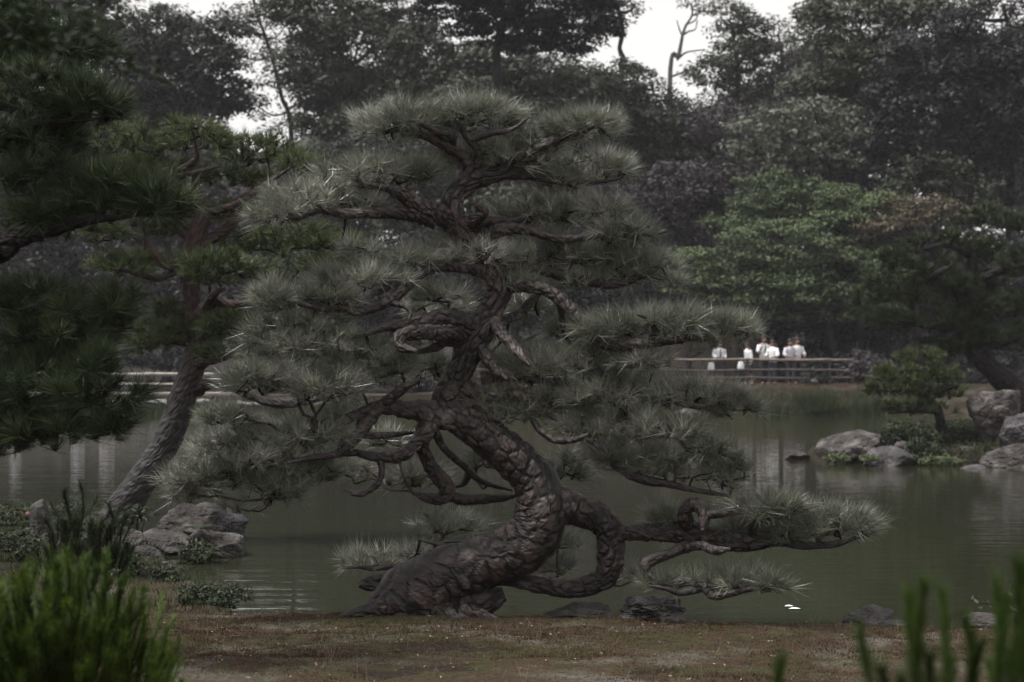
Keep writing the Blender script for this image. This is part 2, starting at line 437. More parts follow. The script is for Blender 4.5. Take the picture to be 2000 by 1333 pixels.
def height(x, y):
    x = np.asarray(x, float); y = np.asarray(y, float)
    wob = 0.13 * n2(x, y, 1.3, 3) + 0.10 * n2(x, y, 4.5, 4)
    s_near = (10.25 - 0.13 * np.clip(x + 1.5, 0, 6)) + wob - y
    s_left = np.minimum((-1.75 - 0.34 * (y - 10.3)) - x, 18.3 - y) + wob * 2
    s1 = np.maximum(s_near, s_left)
    z1 = -0.55 + 0.67 * sstep(-0.55, 0.06, s1) + 0.035 * np.clip(s1, 0, 12) + (0.03 * n2(x, y, 2.2, 5) + 0.022 * n2(x, y, 7.0, 6)) * sstep(-0.2, 0.3, s1)
    z1 = z1 + 0.03 * np.exp(-(((x + .55) / .8) ** 2 + ((y - 9.85) / .4) ** 2))
    # islet on the right
    di = 1 - np.sqrt(((x - 9.6) / 4.3) ** 2 + ((y - 31.0) / 3.6) ** 2)
    z2 = -0.55 + 0.75 * sstep(-0.08, 0.08, di + 0.05 * n2(x, y, 0.8, 9)) + 0.38 * sstep(0.05, 0.8, di)
    # far bank
    s3 = y - 56.2 + 0.5 * n2(x, y, 0.35, 11)
    top = 0.55 + 0.42 * sstep(-5, 3, x)
    z3 = -0.55 + 0.70 * sstep(-0.6, 0.15, s3) + (top - 0.15) * sstep(0.1, 3.0, s3) + 0.4 * sstep(66, 80, y) + 12 * sstep(86, 175, y) + 0.03 * n2(x, y, 1.1, 13)
    return np.maximum(np.maximum(z1, z2), z3)

def grid(x0, x1, nx, y0, y1, ny, z=None):
    X, Y = np.meshgrid(np.linspace(x0, x1, nx) if np.isscalar(nx) else nx, np.linspace(y0, y1, ny) if np.isscalar(ny) else ny)
    x, y = X.ravel(), Y.ravel(); zz = height(x, y) if z is None else np.full(len(x), z)
    V = np.stack([x, y, zz], 1); w = X.shape[1]; hgt = X.shape[0]
    i = np.arange(hgt - 1)[:, None] * w + np.arange(w - 1)[None, :]; i = i.ravel()
    return V, np.stack([i, i + 1, i + w + 1, i + w], 1)

def ground_material():
    m, n, l, b = newmat('moss_and_earth')
    b.inputs['Roughness'].default_value = 0.95; b.inputs['Specular IOR Level'].default_value = 0.2
    tc = n.new('ShaderNodeTexCoord')
    mp = n.new('ShaderNodeMapping'); mp.inputs['Scale'].default_value = (1.0, 1.5, 1); l.new(tc.outputs['Object'], mp.inputs['Vector'])
    t = n.new('ShaderNodeTexNoise'); t.inputs['Scale'].default_value = 1.5; t.inputs['Detail'].default_value = 7; l.new(mp.outputs[0], t.inputs['Vector'])
    r = n.new('ShaderNodeValToRGB'); e = r.color_ramp.elements
    e[0].position = 0.36; e[0].color = (0.018, 0.011, 0.008, 1); e[1].position = 0.66; e[1].color = (0.085, 0.074, 0.064, 1)
    for p, c in ((0.42, (0.030, 0.030, 0.010)), (0.49, (0.036, 0.021, 0.013)), (0.55, (0.046, 0.040, 0.024))):
        x = e.new(p); x.color = (*c, 1)
    l.new(t.outputs['Fac'], r.inputs[0])
    t2 = n.new('ShaderNodeTexNoise'); t2.inputs['Scale'].default_value = 55; t2.inputs['Detail'].default_value = 6; l.new(tc.outputs['Object'], t2.inputs['Vector'])
    mr = n.new('ShaderNodeMapRange'); mr.inputs['From Min'].default_value = 0.3; mr.inputs['From Max'].default_value = 0.7; mr.inputs['To Min'].default_value = 0.5; mr.inputs['To Max'].default_value = 1.5
    l.new(t2.outputs['Fac'], mr.inputs['Value'])
    mu = n.new('ShaderNodeVectorMath'); mu.operation = 'SCALE'; l.new(r.outputs[0], mu.inputs[0]); l.new(mr.outputs[0], mu.inputs['Scale'])
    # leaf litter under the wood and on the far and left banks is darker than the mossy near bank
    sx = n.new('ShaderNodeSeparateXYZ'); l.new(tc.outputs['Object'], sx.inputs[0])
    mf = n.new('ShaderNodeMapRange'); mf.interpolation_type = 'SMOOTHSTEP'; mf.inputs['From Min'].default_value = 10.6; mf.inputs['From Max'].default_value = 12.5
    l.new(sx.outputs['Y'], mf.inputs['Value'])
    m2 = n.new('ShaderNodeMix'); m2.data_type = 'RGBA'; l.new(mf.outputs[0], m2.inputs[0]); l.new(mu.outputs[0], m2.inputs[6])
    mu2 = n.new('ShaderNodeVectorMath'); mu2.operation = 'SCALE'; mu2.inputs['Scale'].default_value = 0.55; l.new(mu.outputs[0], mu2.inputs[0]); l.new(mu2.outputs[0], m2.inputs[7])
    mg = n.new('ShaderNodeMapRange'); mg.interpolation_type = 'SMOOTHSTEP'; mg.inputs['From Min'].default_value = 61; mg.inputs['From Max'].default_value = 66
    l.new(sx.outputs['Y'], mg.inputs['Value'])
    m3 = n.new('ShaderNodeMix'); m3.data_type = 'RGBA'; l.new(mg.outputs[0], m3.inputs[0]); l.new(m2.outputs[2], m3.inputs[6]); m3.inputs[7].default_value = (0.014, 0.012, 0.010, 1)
    l.new(m3.outputs[2], b.inputs['Base Color'])
    bp = n.new('ShaderNodeBump'); bp.inputs['Strength'].default_value = 0.8; bp.inputs['Distance'].default_value = 0.02
    l.new(t2.outputs['Fac'], bp.inputs['Height']); l.new(bp.outputs[0], b.inputs['Normal'])
    return m
M['ground'] = ground_material()
xs = np.concatenate([np.linspace(-320, -14, 60), np.linspace(-13.5, 13.5, 240), np.linspace(14, 320, 60)])
ys = np.concatenate([np.linspace(-60, 5.5, 20), np.linspace(6, 12.5, 150), np.linspace(12.6, 40, 130), np.linspace(41, 100, 110), np.linspace(104, 620, 50)])
V, F = grid(0, 0, xs, 0, 0, ys)
tag(mobj('ground', V, F, M['ground'], smooth=True), kind='structure')

def water_material():
    m, n, l, b = newmat('pond_water')
    b.inputs['Base Color'].default_value = (0.022, 0.024, 0.014, 1)
    b.inputs['Roughness'].default_value = 0.02; b.inputs['IOR'].default_value = 1.33
    tc = n.new('ShaderNodeTexCoord')
    mp = n.new('ShaderNodeMapping'); mp.inputs['Scale'].default_value = (0.8, 3.6, 1); l.new(tc.outputs['Object'], mp.inputs['Vector'])
    t = n.new('ShaderNodeTexNoise'); t.inputs['Scale'].default_value = 1.6; t.inputs['Detail'].default_value = 3; l.new(mp.outputs[0], t.inputs['Vector'])
    bp = n.new('ShaderNodeBump'); bp.inputs['Strength'].default_value = 0.22; bp.inputs['Distance'].default_value = 0.02
    mp2 = n.new('ShaderNodeMapping'); mp2.inputs['Scale'].default_value = (0.5, 2.2, 1); l.new(tc.outputs['Object'], mp2.inputs['Vector'])
    t2 = n.new('ShaderNodeTexNoise'); t2.inputs['Scale'].default_value = 1.0; t2.inputs['Detail'].default_value = 2; l.new(mp2.outputs[0], t2.inputs['Vector'])
    ad = n.new('ShaderNodeMath'); ad.operation = 'MULTIPLY_ADD'; ad.inputs[1].default_value = 0.8
    l.new(t2.outputs['Fac'], ad.inputs[0]); l.new(t.outputs['Fac'], ad.inputs[2])
    l.new(ad.outputs[0], bp.inputs['Height']); l.new(bp.outputs[0], b.inputs['Normal'])
    return m
M['water'] = water_material()
V, F = grid(-90, 90, 3, 8, 60, 3, 0.0)
tag(mobj('pond_water', V, F, M['water']), kind='structure')

# ------------------------------------------------------------------ cloud-pruned pines: limbs, twigs and needle pads
class Pine:
    def __init__(self, name, D, label, cat='tree', group=None, base=(0, 0), bark='bark', needle='needle', ped=0.09, bdep=0.016, zoff=0.0):
        self.D = D; self.k = D / FPX
        b = P(base[0], base[1], D); b[2] -= zoff
        self.root = empty(name, b, label, cat, group)
        self.bark, self.needle, self.ped, self.bdep = bark, needle, ped, bdep
        self.sx, self.sd, self.sr, self.s3 = [], [], [], []
        self.n = 0
    def near(self, px, py):
        A = np.concatenate(self.sx); i = int(np.argmin((A[:, 0] - px) ** 2 + (A[:, 1] - py) ** 2))
        return np.concatenate(self.sd)[i]
    def limb(self, pts, dd=0.0, dd0=None, name='branch', seg=None, step=None, smooth=False, label=None):
        pts = np.array(pts, float)
        if pts[-1, 2] < 11: pts[-1, 2] *= 0.45
        arc = np.concatenate([[0], np.cumsum(np.hypot(np.diff(pts[:, 0]), np.diff(pts[:, 1])))]); t = arc / arc[-1]
        d0 = (self.near(pts[0, 0], pts[0, 1]) if self.sx else self.D) if dd0 is None else self.D + dd0
        Dp = d0 + (self.D + dd - d0) * t ** 0.8
        k = Dp / FPX
        W3 = np.stack([P(a, b, d) for (a, b), d in zip(pts[:, :2], Dp)])
        q = np.column_stack([W3, pts[:, 2] * k * 0.93])
        rmax = q[:, 3].max(); fine = self.D < 12
        st = step or (0.014 if fine else 0.03)
        sg = seg or int(np.clip(2 * np.pi * rmax / (0.009 if fine else 0.02), 7, 84))
        V, F, cr = bark_tube(q, st, sg, self.ped * np.clip(rmax / 0.12, 0.45, 1.0), self.bdep, seed=self.n * 7 + 3)
        self.n += 1
        o = mobj(name, V, F, M[self.bark], self.root, smooth=False, attr={'crack': cr})
        if label: o['label'] = label
        c = catmull(q, 0.03)
        self.sx.append(np.stack([c[:, 0] / c[:, 1] * FPX + 1000, HOR - (c[:, 2] - CAMZ) / c[:, 1] * FPX], 1))
        self.sd.append(c[:, 1]); self.sr.append(c[:, 3]); self.s3.append(c[:, :3])
        return o
    def pad(self, cx, cy, rx, ry, dd=None, dens=1.0, nl=0.120, nn=30, nw=0.0028, spacing=7.9, depth=0.75, up=0.75, twig=1.0, reach=0.055, spread=(0.08, 1.15), back=0.38):
        Dc = (self.near(cx, cy + ry * 0.4) if dd is None else self.D + dd)
        kk = Dc / FPX; rd = max(rx * depth, ry) * kk; Dc = Dc + rd * back; cy = cy - ry * 0.10
        n = int(dens * math.pi * rx * ry / spacing ** 2)
        n = max(n, 6)
        q = ellipsoid_pts(n * 3, 0.25)
        # ragged outline, more shoots on the upper side
        lim = 0.86 + 0.45 * fbm(unit(q) * 2.6 + cx * 0.13 + cy * 0.07, 3, 2)
        rr = np.linalg.norm(q, axis=1)
        keep = (rr < lim) & ((q[:, 2] > -0.45) | (RNG.uniform(size=len(q)) < 0.3))
        q = q[keep]
        hole = fbm(q * np.array([rx, rd / kk, ry]) / 26.0 + cx, 2, 8) > -0.07
        q = q[hole][:n]
        ctr = P(cx, cy, Dc)
        c = ctr + q * np.array([rx * kk, rd, ry * kk])
        d = unit(np.stack([q[:, 0] * 1.25, q[:, 1] * 0.9, np.maximum(q[:, 2], -0.5) * 0.6 + up], 1) + RNG.normal(size=q.shape) * 0.38)
        # twigs: every shoot joins the nearest wood already grown
        A = np.concatenate(self.s3); R = np.concatenate(self.sr)
        dist = np.linalg.norm(A - ctr, axis=1); sel = dist < max(rx * kk, rd) * 1.1
        if sel.sum() < 2: sel = dist <= np.partition(dist, 3)[3]
        seeds = A[sel]
        pos = [s for s in seeds]; par = [-1] * len(pos)
        ext = c - d * 0.02
        dm = np.min(np.linalg.norm(ext[:, None, :] - seeds[None], axis=2), axis=1)
        buf = np.zeros((len(pos) + n * 27 + 50, 3)); buf[:len(pos)] = seeds; m = len(pos)
        for i in np.argsort(dm):
            e = ext[i]
            dv = np.linalg.norm(buf[:m] - e, axis=1)
            # prefer wood that lies below / inward of the shoot
            j = int(np.argmin(dv + 0.25 * np.maximum(buf[:m, 2] - e[2], 0)))
            a = buf[j]; L = np.linalg.norm(e - a); ns = min(26, max(1, int(L / reach)))
            prev = j; Lb = min(L, 0.22); bend = np.array([0, 0, -0.12 * Lb]) + RNG.normal(size=3) * 0.10 * Lb
            for s in range(1, ns + 1):
                t = s / ns; pt = a * (1 - t) + e * t + bend * math.sin(math.pi * t) + (RNG.normal(size=3) * 0.009 if s < ns else 0)
                buf[m] = pt; par.append(prev); prev = m; m += 1
        par = np.array(par); cnt = np.ones(m)
        for i in range(m - 1, len(seeds) - 1, -1): cnt[par[i]] += cnt[i]
        idx = np.arange(len(seeds), m); pa = par[idx]
        r1 = 0.0017 * cnt[idx] ** 0.42 * twig; r0 = 0.0017 * np.where(pa < len(seeds), cnt[idx] * 1.2, cnt[pa]) ** 0.42 * twig
        r1, r0 = np.minimum(r1, 0.0105), np.minimum(r0, 0.0115)
        a, b = buf[pa], buf[idx]; T = unit(b - a); u = unit(np.cross(T, np.array([0.31, 0.52, 0.79]))); v = np.cross(T, u)
        ang = np.array([0, 2.094, 4.189]); ring = u[:, None, :] * np.cos(ang)[None, :, None] + v[:, None, :] * np.sin(ang)[None, :, None]
        VT = np.concatenate([a[:, None, :] + ring * r0[:, None, None], b[:, None, :] + ring * r1[:, None, None]], 1).reshape(-1, 3)
        base = np.arange(len(idx))[:, None] * 6
        FT = np.concatenate([base + np.array(f) for f in ((0, 1, 4), (0, 4, 3), (1, 2, 5), (1, 5, 4), (2, 0, 3), (2, 3, 5))])
        # short young tufts, ordinary ones and long loose ones, mixed
        pk = RNG.choice(3, size=len(c), p=[.3, .45, .25]); parts = []
        for gi, (lf, nf, sp1) in enumerate([(.62, .8, .8), (1.0, 1.0, 1.0), (1.28, .85, 1.15)]):
            mk = pk == gi
            if mk.any(): parts.append(tufts(c[mk], d[mk], max(5, int(nn * nf)), nl * lf, nw, (spread[0], spread[1] * sp1)))
        V, F = join(parts)
        o = mobj('foliage_pad', V, F, M[self.needle], self.root); o['kind'] = 'stuff'
        t = mobj('twigs', VT, FT, M['twig'], None); t['kind'] = 'stuff'
        # hang the twigs under their pad
        off = np.array(self.root['_o'])
        t.data.transform(__import__('mathutils').Matrix.Translation(-Vector(off))); t.parent = o
        return o

# ---- the old black pine in the middle
p = Pine('black_pine', 10.0, 'old twisted black pine with a leaning scaly trunk and layered needle pads', base=(800, 1205), ped=0.085, bdep=0.0115)
p.limb([(742, 1215, 36), (775, 1180, 56), (815, 1152, 60), (862, 1127, 57), (915, 1108, 53), (975, 1090, 51), (1025, 1063, 53), (1052, 1022, 51), (1056, 978, 48), (1040, 935, 44),
        (1008, 900, 40), (972, 870, 37), (935, 840, 36), (895, 812, 35), (872, 785, 30), (885, 750, 25), (905, 712, 24), (918, 678, 27), (942, 640, 27), (960, 605, 23), (975, 570, 22),
        (968, 540, 20), (945, 508, 20), (915, 470, 25), (888, 432, 26), (882, 400, 22), (893, 375, 19), (925, 352, 18), (962, 342, 16), (985, 338, 13)], 0.0, name='trunk')
p.limb([(800, 1165, 44), (850, 1178, 46), (905, 1178, 40), (950, 1172, 26), (985, 1160, 12)], 0.08, 0.05)
# roots
for r in ([(790, 1170, 24), (745, 1186, 17), (700, 1198, 10), (660, 1206, 5)], [(810, 1170, 20), (790, 1196, 13), (775, 1212, 9), (772, 1226, 6)],
          [(850, 1180, 22), (880, 1204, 14), (915, 1214, 8), (945, 1220, 4)], [(740, 1185, 18), (720, 1205, 12), (705, 1218, 6)], [(905, 1190, 18), (950, 1204, 10), (980, 1212, 5)]):
    p.limb(r, -0.18, -0.05, name='root')
# right-hand looping limb
p.limb([(1050, 985, 30), (1090, 985, 33), (1132, 1000, 29), (1168, 1010, 28), (1188, 1035, 26), (1193, 1068, 25), (1192, 1100, 26), (1180, 1128, 22), (1145, 1145, 18), (1100, 1149, 16), (1052, 1142, 15), (1012, 1134, 13), (975, 1140, 9)], 0.12)
p.limb([(1195, 1060, 18), (1215, 1043, 15), (1260, 1040, 15), (1310, 1040, 18), (1355, 1040, 20), (1400, 1052, 18), (1440, 1060, 17), (1478, 1060, 13), (1520, 1058, 8), (1570, 1066, 7), (1630, 1063, 6), (1680, 1050, 3)], -0.25)
p.limb([(1350, 1035, 16), (1338, 1012, 14), (1340, 994, 12), (1356, 985, 13), (1372, 995, 12), (1376, 1015, 10), (1372, 1038, 8)], -0.3)
p.limb([(1375, 1005, 9), (1410, 1003, 8), (1450, 998, 7), (1478, 1010, 6), (1500, 1024, 4)], -0.35)
p.limb([(1470, 1050, 8), (1470, 1025, 7), (1484, 1006, 6), (1506, 1012, 6), (1512, 1028, 4)], -0.4)
p.limb([(1352, 1058, 12), (1320, 1077, 10), (1285, 1090, 10), (1263, 1102, 10), (1264, 1122, 10), (1282, 1138, 10), (1315, 1142, 9), (1345, 1134, 9), (1375, 1146, 9), (1410, 1142, 7), (1450, 1146, 5), (1500, 1142, 3)], -0.35)
p.limb([(1375, 1148, 9), (1395, 1164, 8), (1425, 1160, 7), (1460, 1152, 5), (1510, 1150, 3)], -0.4)
p.limb([(1370, 1150, 7), (1330, 1158, 6), (1300, 1150, 4), (1265, 1144, 3)], -0.3)
p.limb([(1340, 1070, 9), (1370, 1066, 8), (1400, 1076, 8), (1425, 1072, 5)], -0.45)
# lower left
p.limb([(800, 1130, 16), (765, 1150, 12), (735, 1146, 9), (708, 1143, 9), (722, 1133, 8), (755, 1128, 8), (780, 1116, 8), (765, 1108, 6), (735, 1113, 5)], 0.1)
p.limb([(730, 1112, 4), (700, 1108, 3), (670, 1112, 2)], 0.1)
p.limb([(1000, 1042, 6), (975, 1040, 5), (945, 1050, 4), (915, 1058, 4), (880, 1058, 3), (850, 1062, 3)], 0.35)
p.limb([(905, 1080, 9), (880, 1076, 7), (862, 1066, 5), (820, 1055, 3)], 0.3)
# crotch, left arms
p.limb([(885, 805, 30), (855, 812, 28), (825, 803, 20), (790, 800, 16), (755, 793, 14), (720, 805, 14), (690, 818, 13), (655, 825, 13), (625, 832, 12), (595, 843, 12), (590, 860, 8), (600, 876, 5)], -0.35, label='gnarled dark branch')
p.limb([(770, 797, 14), (740, 800, 12), (720, 822, 12), (700, 848, 11), (678, 872, 9), (655, 888, 7), (610, 895, 5), (560, 905, 4)], -0.45)
p.limb([(622, 835, 10), (608, 825, 9), (617, 812, 6)], -0.4)
p.limb([(735, 797, 9), (762, 778, 9), (790, 757, 8), (820, 742, 6)], -0.25)
p.limb([(845, 815, 16), (833, 845, 16), (808, 870, 12), (790, 888, 12), (765, 895, 11), (730, 892, 9), (702, 886, 7), (690, 878, 4)], -0.2)
p.limb([(740, 895, 6), (746, 915, 6), (742, 938, 6), (725, 956, 6), (700, 964, 5), (672, 958, 3)], -0.25)
p.limb([(728, 955, 5), (705, 966, 5), (685, 966, 4)], -0.3)
p.limb([(830, 820, 15), (824, 860, 13), (833, 895, 13), (852, 925, 14), (872, 952, 16), (868, 972, 13), (838, 972, 10), (806, 962, 9)], 0.1)
p.limb([(870, 966, 12), (905, 976, 10), (945, 975, 8), (990, 972, 6), (1015, 965, 4)], 0.2)
p.limb([(848, 835, 8), (862, 868, 7), (885, 893, 7), (912, 915, 7), (932, 935, 6), (962, 948, 5), (1000, 958, 4)], 0.25)
p.limb([(918, 918, 7), (908, 942, 6), (888, 952, 5)], 0.2)
p.limb([(700, 852, 6), (760, 850, 6), (810, 845, 5)], 0.0)
p.limb([(700, 885, 6), (650, 890, 5), (600, 905, 4), (545, 930, 4), (530, 975, 3)], -0.3)
# mid right
p.limb([(905, 760, 18), (960, 775, 12), (1020, 775, 10), (1050, 800, 9), (1085, 815, 9), (1115, 838, 8), (1150, 862, 8), (1190, 895, 10), (1225, 922, 10), (1260, 938, 9), (1300, 945, 7), (1345, 955, 5), (1400, 965, 4), (1440, 972, 3)], -0.2)
p.limb([(1040, 820, 5), (1056, 842, 6), (1085, 860, 7), (1125, 858, 6), (1150, 848, 4)], -0.25)
p.limb([(940, 740, 12), (1000, 735, 10), (1080, 745, 9), (1160, 758, 8), (1240, 765, 7), (1290, 772, 6), (1330, 788, 6), (1385, 798, 5), (1450, 802, 3)], -0.1)
p.limb([(1180, 770, 6), (1220, 800, 5), (1280, 830, 4), (1330, 860, 3)], -0.3)
# upper trunk arms
p.limb([(930, 645, 22), (895, 628, 20), (862, 622, 16), (825, 630, 13), (790, 636, 11), (755, 638, 9), (715, 655, 6)], -0.3)
p.limb([(920, 660, 20), (880, 650, 16), (840, 650, 14), (805, 650, 14), (782, 660, 13), (785, 678, 10), (815, 687, 7)], -0.4)
p.limb([(900, 668, 12), (870, 668, 9), (840, 682, 8), (800, 690, 6)], -0.1)
p.limb([(935, 670, 16), (948, 695, 12), (965, 718, 10), (990, 742, 7)], -0.15)
p.limb([(955, 618, 12), (970, 640, 10), (990, 662, 10), (1012, 688, 9), (1035, 715, 6)], -0.3, label='pale lichened branch')
p.limb([(955, 632, 8), (985, 625, 9), (1015, 612, 9), (1035, 590, 8), (1060, 570, 6)], 0.25)
p.limb([(975, 560, 14), (1020, 560, 11), (1070, 568, 11), (1100, 590, 12), (1128, 622, 12), (1155, 652, 12), (1185, 672, 12), (1230, 674, 11), (1290, 667, 9), (1350, 658, 7), (1410, 650, 4), (1460, 642, 3)], -0.35)
p.limb([(1275, 665, 8), (1278, 640, 6), (1262, 622, 4), (1245, 615, 3)], -0.4)
p.limb([(1078, 572, 6), (1095, 600, 6), (1102, 650, 5), (1125, 690, 4)], 0.1)
p.limb([(955, 530, 15), (905, 522, 11), (862, 520, 10), (825, 532, 11), (795, 558, 11), (768, 583, 10), (735, 600, 9), (700, 608, 9), (665, 602, 8), (630, 604, 6), (580, 592, 4), (530, 578, 3)], -0.35)
p.limb([(760, 592, 6), (790, 598, 6), (802, 612, 4), (798, 625, 3)], -0.3)
p.limb([(700, 585, 6), (735, 572, 6), (770, 560, 4)], -0.1)
p.limb([(960, 525, 12), (1010, 520, 11), (1065, 530, 10), (1130, 545, 9), (1195, 556, 8), (1255, 538, 6), (1310, 512, 3)], 0.1)
p.limb([(915, 480, 16), (945, 462, 14), (985, 448, 12), (1030, 450, 9), (1090, 466, 8), (1150, 463, 6), (1215, 450, 4), (1262, 438, 3)], -0.1)
p.limb([(905, 452, 14), (925, 432, 13), (942, 412, 11), (930, 400, 9)], -0.15)
p.limb([(925, 440, 12), (955, 432, 9), (1005, 430, 7), (1055, 418, 5), (1100, 425, 3)], 0.05)
p.limb([(895, 438, 20), (860, 420, 17), (822, 405, 16), (795, 385, 14), (770, 372, 11), (762, 362, 8)], -0.2)
p.limb([(850, 432, 15), (810, 418, 14), (765, 415, 12), (715, 415, 11), (675, 418, 9), (625, 412, 6), (575, 428, 4), (530, 424, 3)], -0.3)
p.limb([(775, 372, 8), (735, 364, 7), (690, 362, 6), (640, 366, 4)], -0.1)
p.limb([(900, 366, 14), (915, 330, 11), (900, 302, 10), (872, 285, 10), (845, 272, 8), (805, 258, 6), (765, 252, 4), (725, 262, 3)], -0.2)
p.limb([(885, 290, 7), (882, 266, 7), (850, 255, 6), (815, 240, 4), (780, 232, 3)], -0.3)
p.limb([(925, 345, 10), (935, 300, 8), (915, 272, 7), (898, 245, 5), (872, 218, 3)], -0.1)
p.limb([(918, 275, 6), (955, 262, 6), (1000, 253, 4), (1035, 228, 3)], -0.15)
p.limb([(975, 340, 12), (1005, 310, 9), (1060, 285, 8), (1110, 262, 7), (1140, 255, 6), (1180, 238, 3)], -0.2)
p.limb([(1125, 258, 6), (1132, 240, 4), (1118, 222, 3)], -0.2)
p.limb([(980, 338, 13), (1030, 340, 11), (1075, 348, 9), (1120, 358, 7), (1165, 356, 5), (1210, 350, 3)], 0.1)
PADS = [(790, 238, 108, 48), (925, 222, 120, 42), (1000, 300, 105, 42), (1060, 262, 60, 40), (1140, 240, 80, 38), (1150, 325, 95, 36), (900, 305, 60, 30),
        (730, 338, 130, 36), (610, 385, 100, 42), (690, 392, 75, 24), (545, 415, 60, 26), (1080, 410, 120, 44), (1215, 445, 72, 40), (930, 495, 120, 38), (1100, 490, 115, 40), (1240, 520, 108, 42), (1140, 540, 70, 26),
        (700, 540, 110, 34), (560, 578, 82, 34), (650, 575, 60, 28), (860, 570, 55, 20), (590, 668, 150, 60), (500, 735, 95, 42), (720, 705, 110, 55), (640, 745, 95, 40), (960, 770, 60, 34),
        (1300, 632, 160, 40), (1415, 640, 75, 36), (1190, 640, 80, 30), (1060, 715, 105, 48), (1170, 700, 80, 38), (1180, 762, 145, 46), (1340, 765, 120, 40), (1430, 790, 60, 30), (1010, 800, 85, 32),
        (500, 880, 150, 66), (400, 930, 95, 40), (600, 842, 95, 44), (540, 950, 80, 36), (590, 915, 90, 40), (1180, 830, 110, 40), (1295, 838, 95, 36), (1320, 905, 135, 44), (1420, 915, 50, 44), (1220, 885, 80, 34),
        (1600, 1015, 120, 38), (1500, 985, 85, 32), (1440, 1030, 55, 24), (1300, 1002, 40, 22), (1660, 1030, 60, 28), (1550, 1040, 70, 24), (1440, 1125, 110, 20), (1300, 1128, 60, 16), (1500, 1135, 50, 20),
        (640, 620, 60, 24), (800, 500, 60, 24), (820, 330, 50, 22), (1000, 540, 60, 26), (1110, 640, 60, 22), (1260, 700, 70, 24), (1090, 780, 70, 28), (450, 810, 60, 24), (360, 960, 40, 24), (470, 985, 50, 18), (680, 800, 60, 18), (1390, 870, 60, 26), (1100, 350, 50, 24), (1190, 400, 50, 24), (1320, 545, 30, 20), (880, 455, 30, 14), (700, 480, 40, 16)]
for q in PADS: p.pad(q[0], q[1] + 9, q[2] * 1.05, q[3] * 0.92)
for q in [(850, 725, 95, 42), (950, 700, 55, 28), (870, 1025, 88, 28), (730, 1095, 85, 20), (810, 1085, 50, 18), (1080, 1108, 75, 18), (1235, 1125, 45, 16), (800, 935, 95, 32), (700, 925, 55, 28), (935, 905, 45, 28), (1110, 920, 62, 36), (760, 860, 75, 24), (1090, 1060, 60, 18), (850, 600, 80, 26), (1030, 600, 60, 24)]:
    p.pad(*q, dd=0.45, dens=0.7)

# ---- the red pine on the left bank
r = Pine('red_pine', 15.5, 'tall red-barked pine leaning over the boulders at the left bank', base=(240, 1005), bark='bark_red', needle='needle_red', ped=0.062, bdep=0.010)
r.limb([(225, 1020, 36), (258, 968, 31), (290, 918, 28), (322, 870, 27), (345, 815, 26), (362, 760, 25), (378, 715, 23), (390, 680, 23), (385, 640, 22), (378, 600, 19), (372, 550, 18), (375, 500, 19), (388, 450, 18), (395, 415, 14), (385, 380, 10), (380, 330, 7)], 0.0, name='trunk')
r.limb([(385, 765, 12), (400, 752, 11), (425, 745, 10), (460, 755, 11), (495, 772, 11), (535, 786, 10), (580, 786, 9), (620, 778, 7), (680, 770, 4)], -0.9)
r.limb([(380, 715, 14), (405, 705, 9), (435, 700, 6), (470, 690, 4)], -0.4)
r.limb([(385, 630, 16), (400, 605, 14), (420, 588, 11), (450, 595, 8), (490, 592, 6), (540, 585, 4)], -0.5)
r.limb([(395, 610, 10), (408, 590, 9), (422, 572, 6), (440, 562, 4)], -0.6)
r.limb([(372, 535, 12), (340, 520, 10), (312, 510, 9), (290, 490, 8), (285, 465, 6)], -0.4)
r.limb([(345, 530, 7), (310, 545, 6), (270, 535, 6), (225, 525, 3)], -0.6)
r.limb([(385, 480, 12), (425, 460, 10), (450, 440, 9), (462, 415, 8), (450, 402, 6), (470, 385, 5), (520, 355, 4)], 0.2)
r.limb([(390, 420, 8), (430, 410, 7), (470, 395, 6), (520, 360, 5), (580, 320, 3)], -0.3)
r.limb([(375, 470, 8), (355, 455, 7), (345, 440, 5)], 0.1)
r.limb([(385, 390, 8), (355, 370, 7), (320, 350, 6), (330, 345, 7), (370, 322, 7), (385, 305, 5), (380, 270, 3)], -0.3)
r.limb([(340, 345, 6), (390, 335, 5), (430, 325, 3)], -0.3)
kw = dict(nl=0.11, nn=30, nw=0.0062, spacing=8.5, reach=0.09, twig=1.3)
for q in [(385, 275, 85, 45), (250, 280, 110, 45), (500, 300, 110, 40), (590, 325, 60, 30), (300, 345, 130, 40), (455, 350, 90, 26), (250, 400, 110, 45), (230, 522, 72, 28), (300, 515, 50, 22), (430, 530, 110, 42), (520, 480, 100, 30), (580, 460, 90, 26),
          (650, 480, 90, 24), (360, 655, 120, 36), (460, 640, 90, 32), (290, 670, 60, 30), (330, 610, 60, 24), (620, 520, 80, 20), (430, 690, 60, 24), (440, 420, 80, 26), (320, 450, 70, 22), (160, 320, 60, 40), (200, 460, 60, 24)]:
    r.pad(*q, **kw)

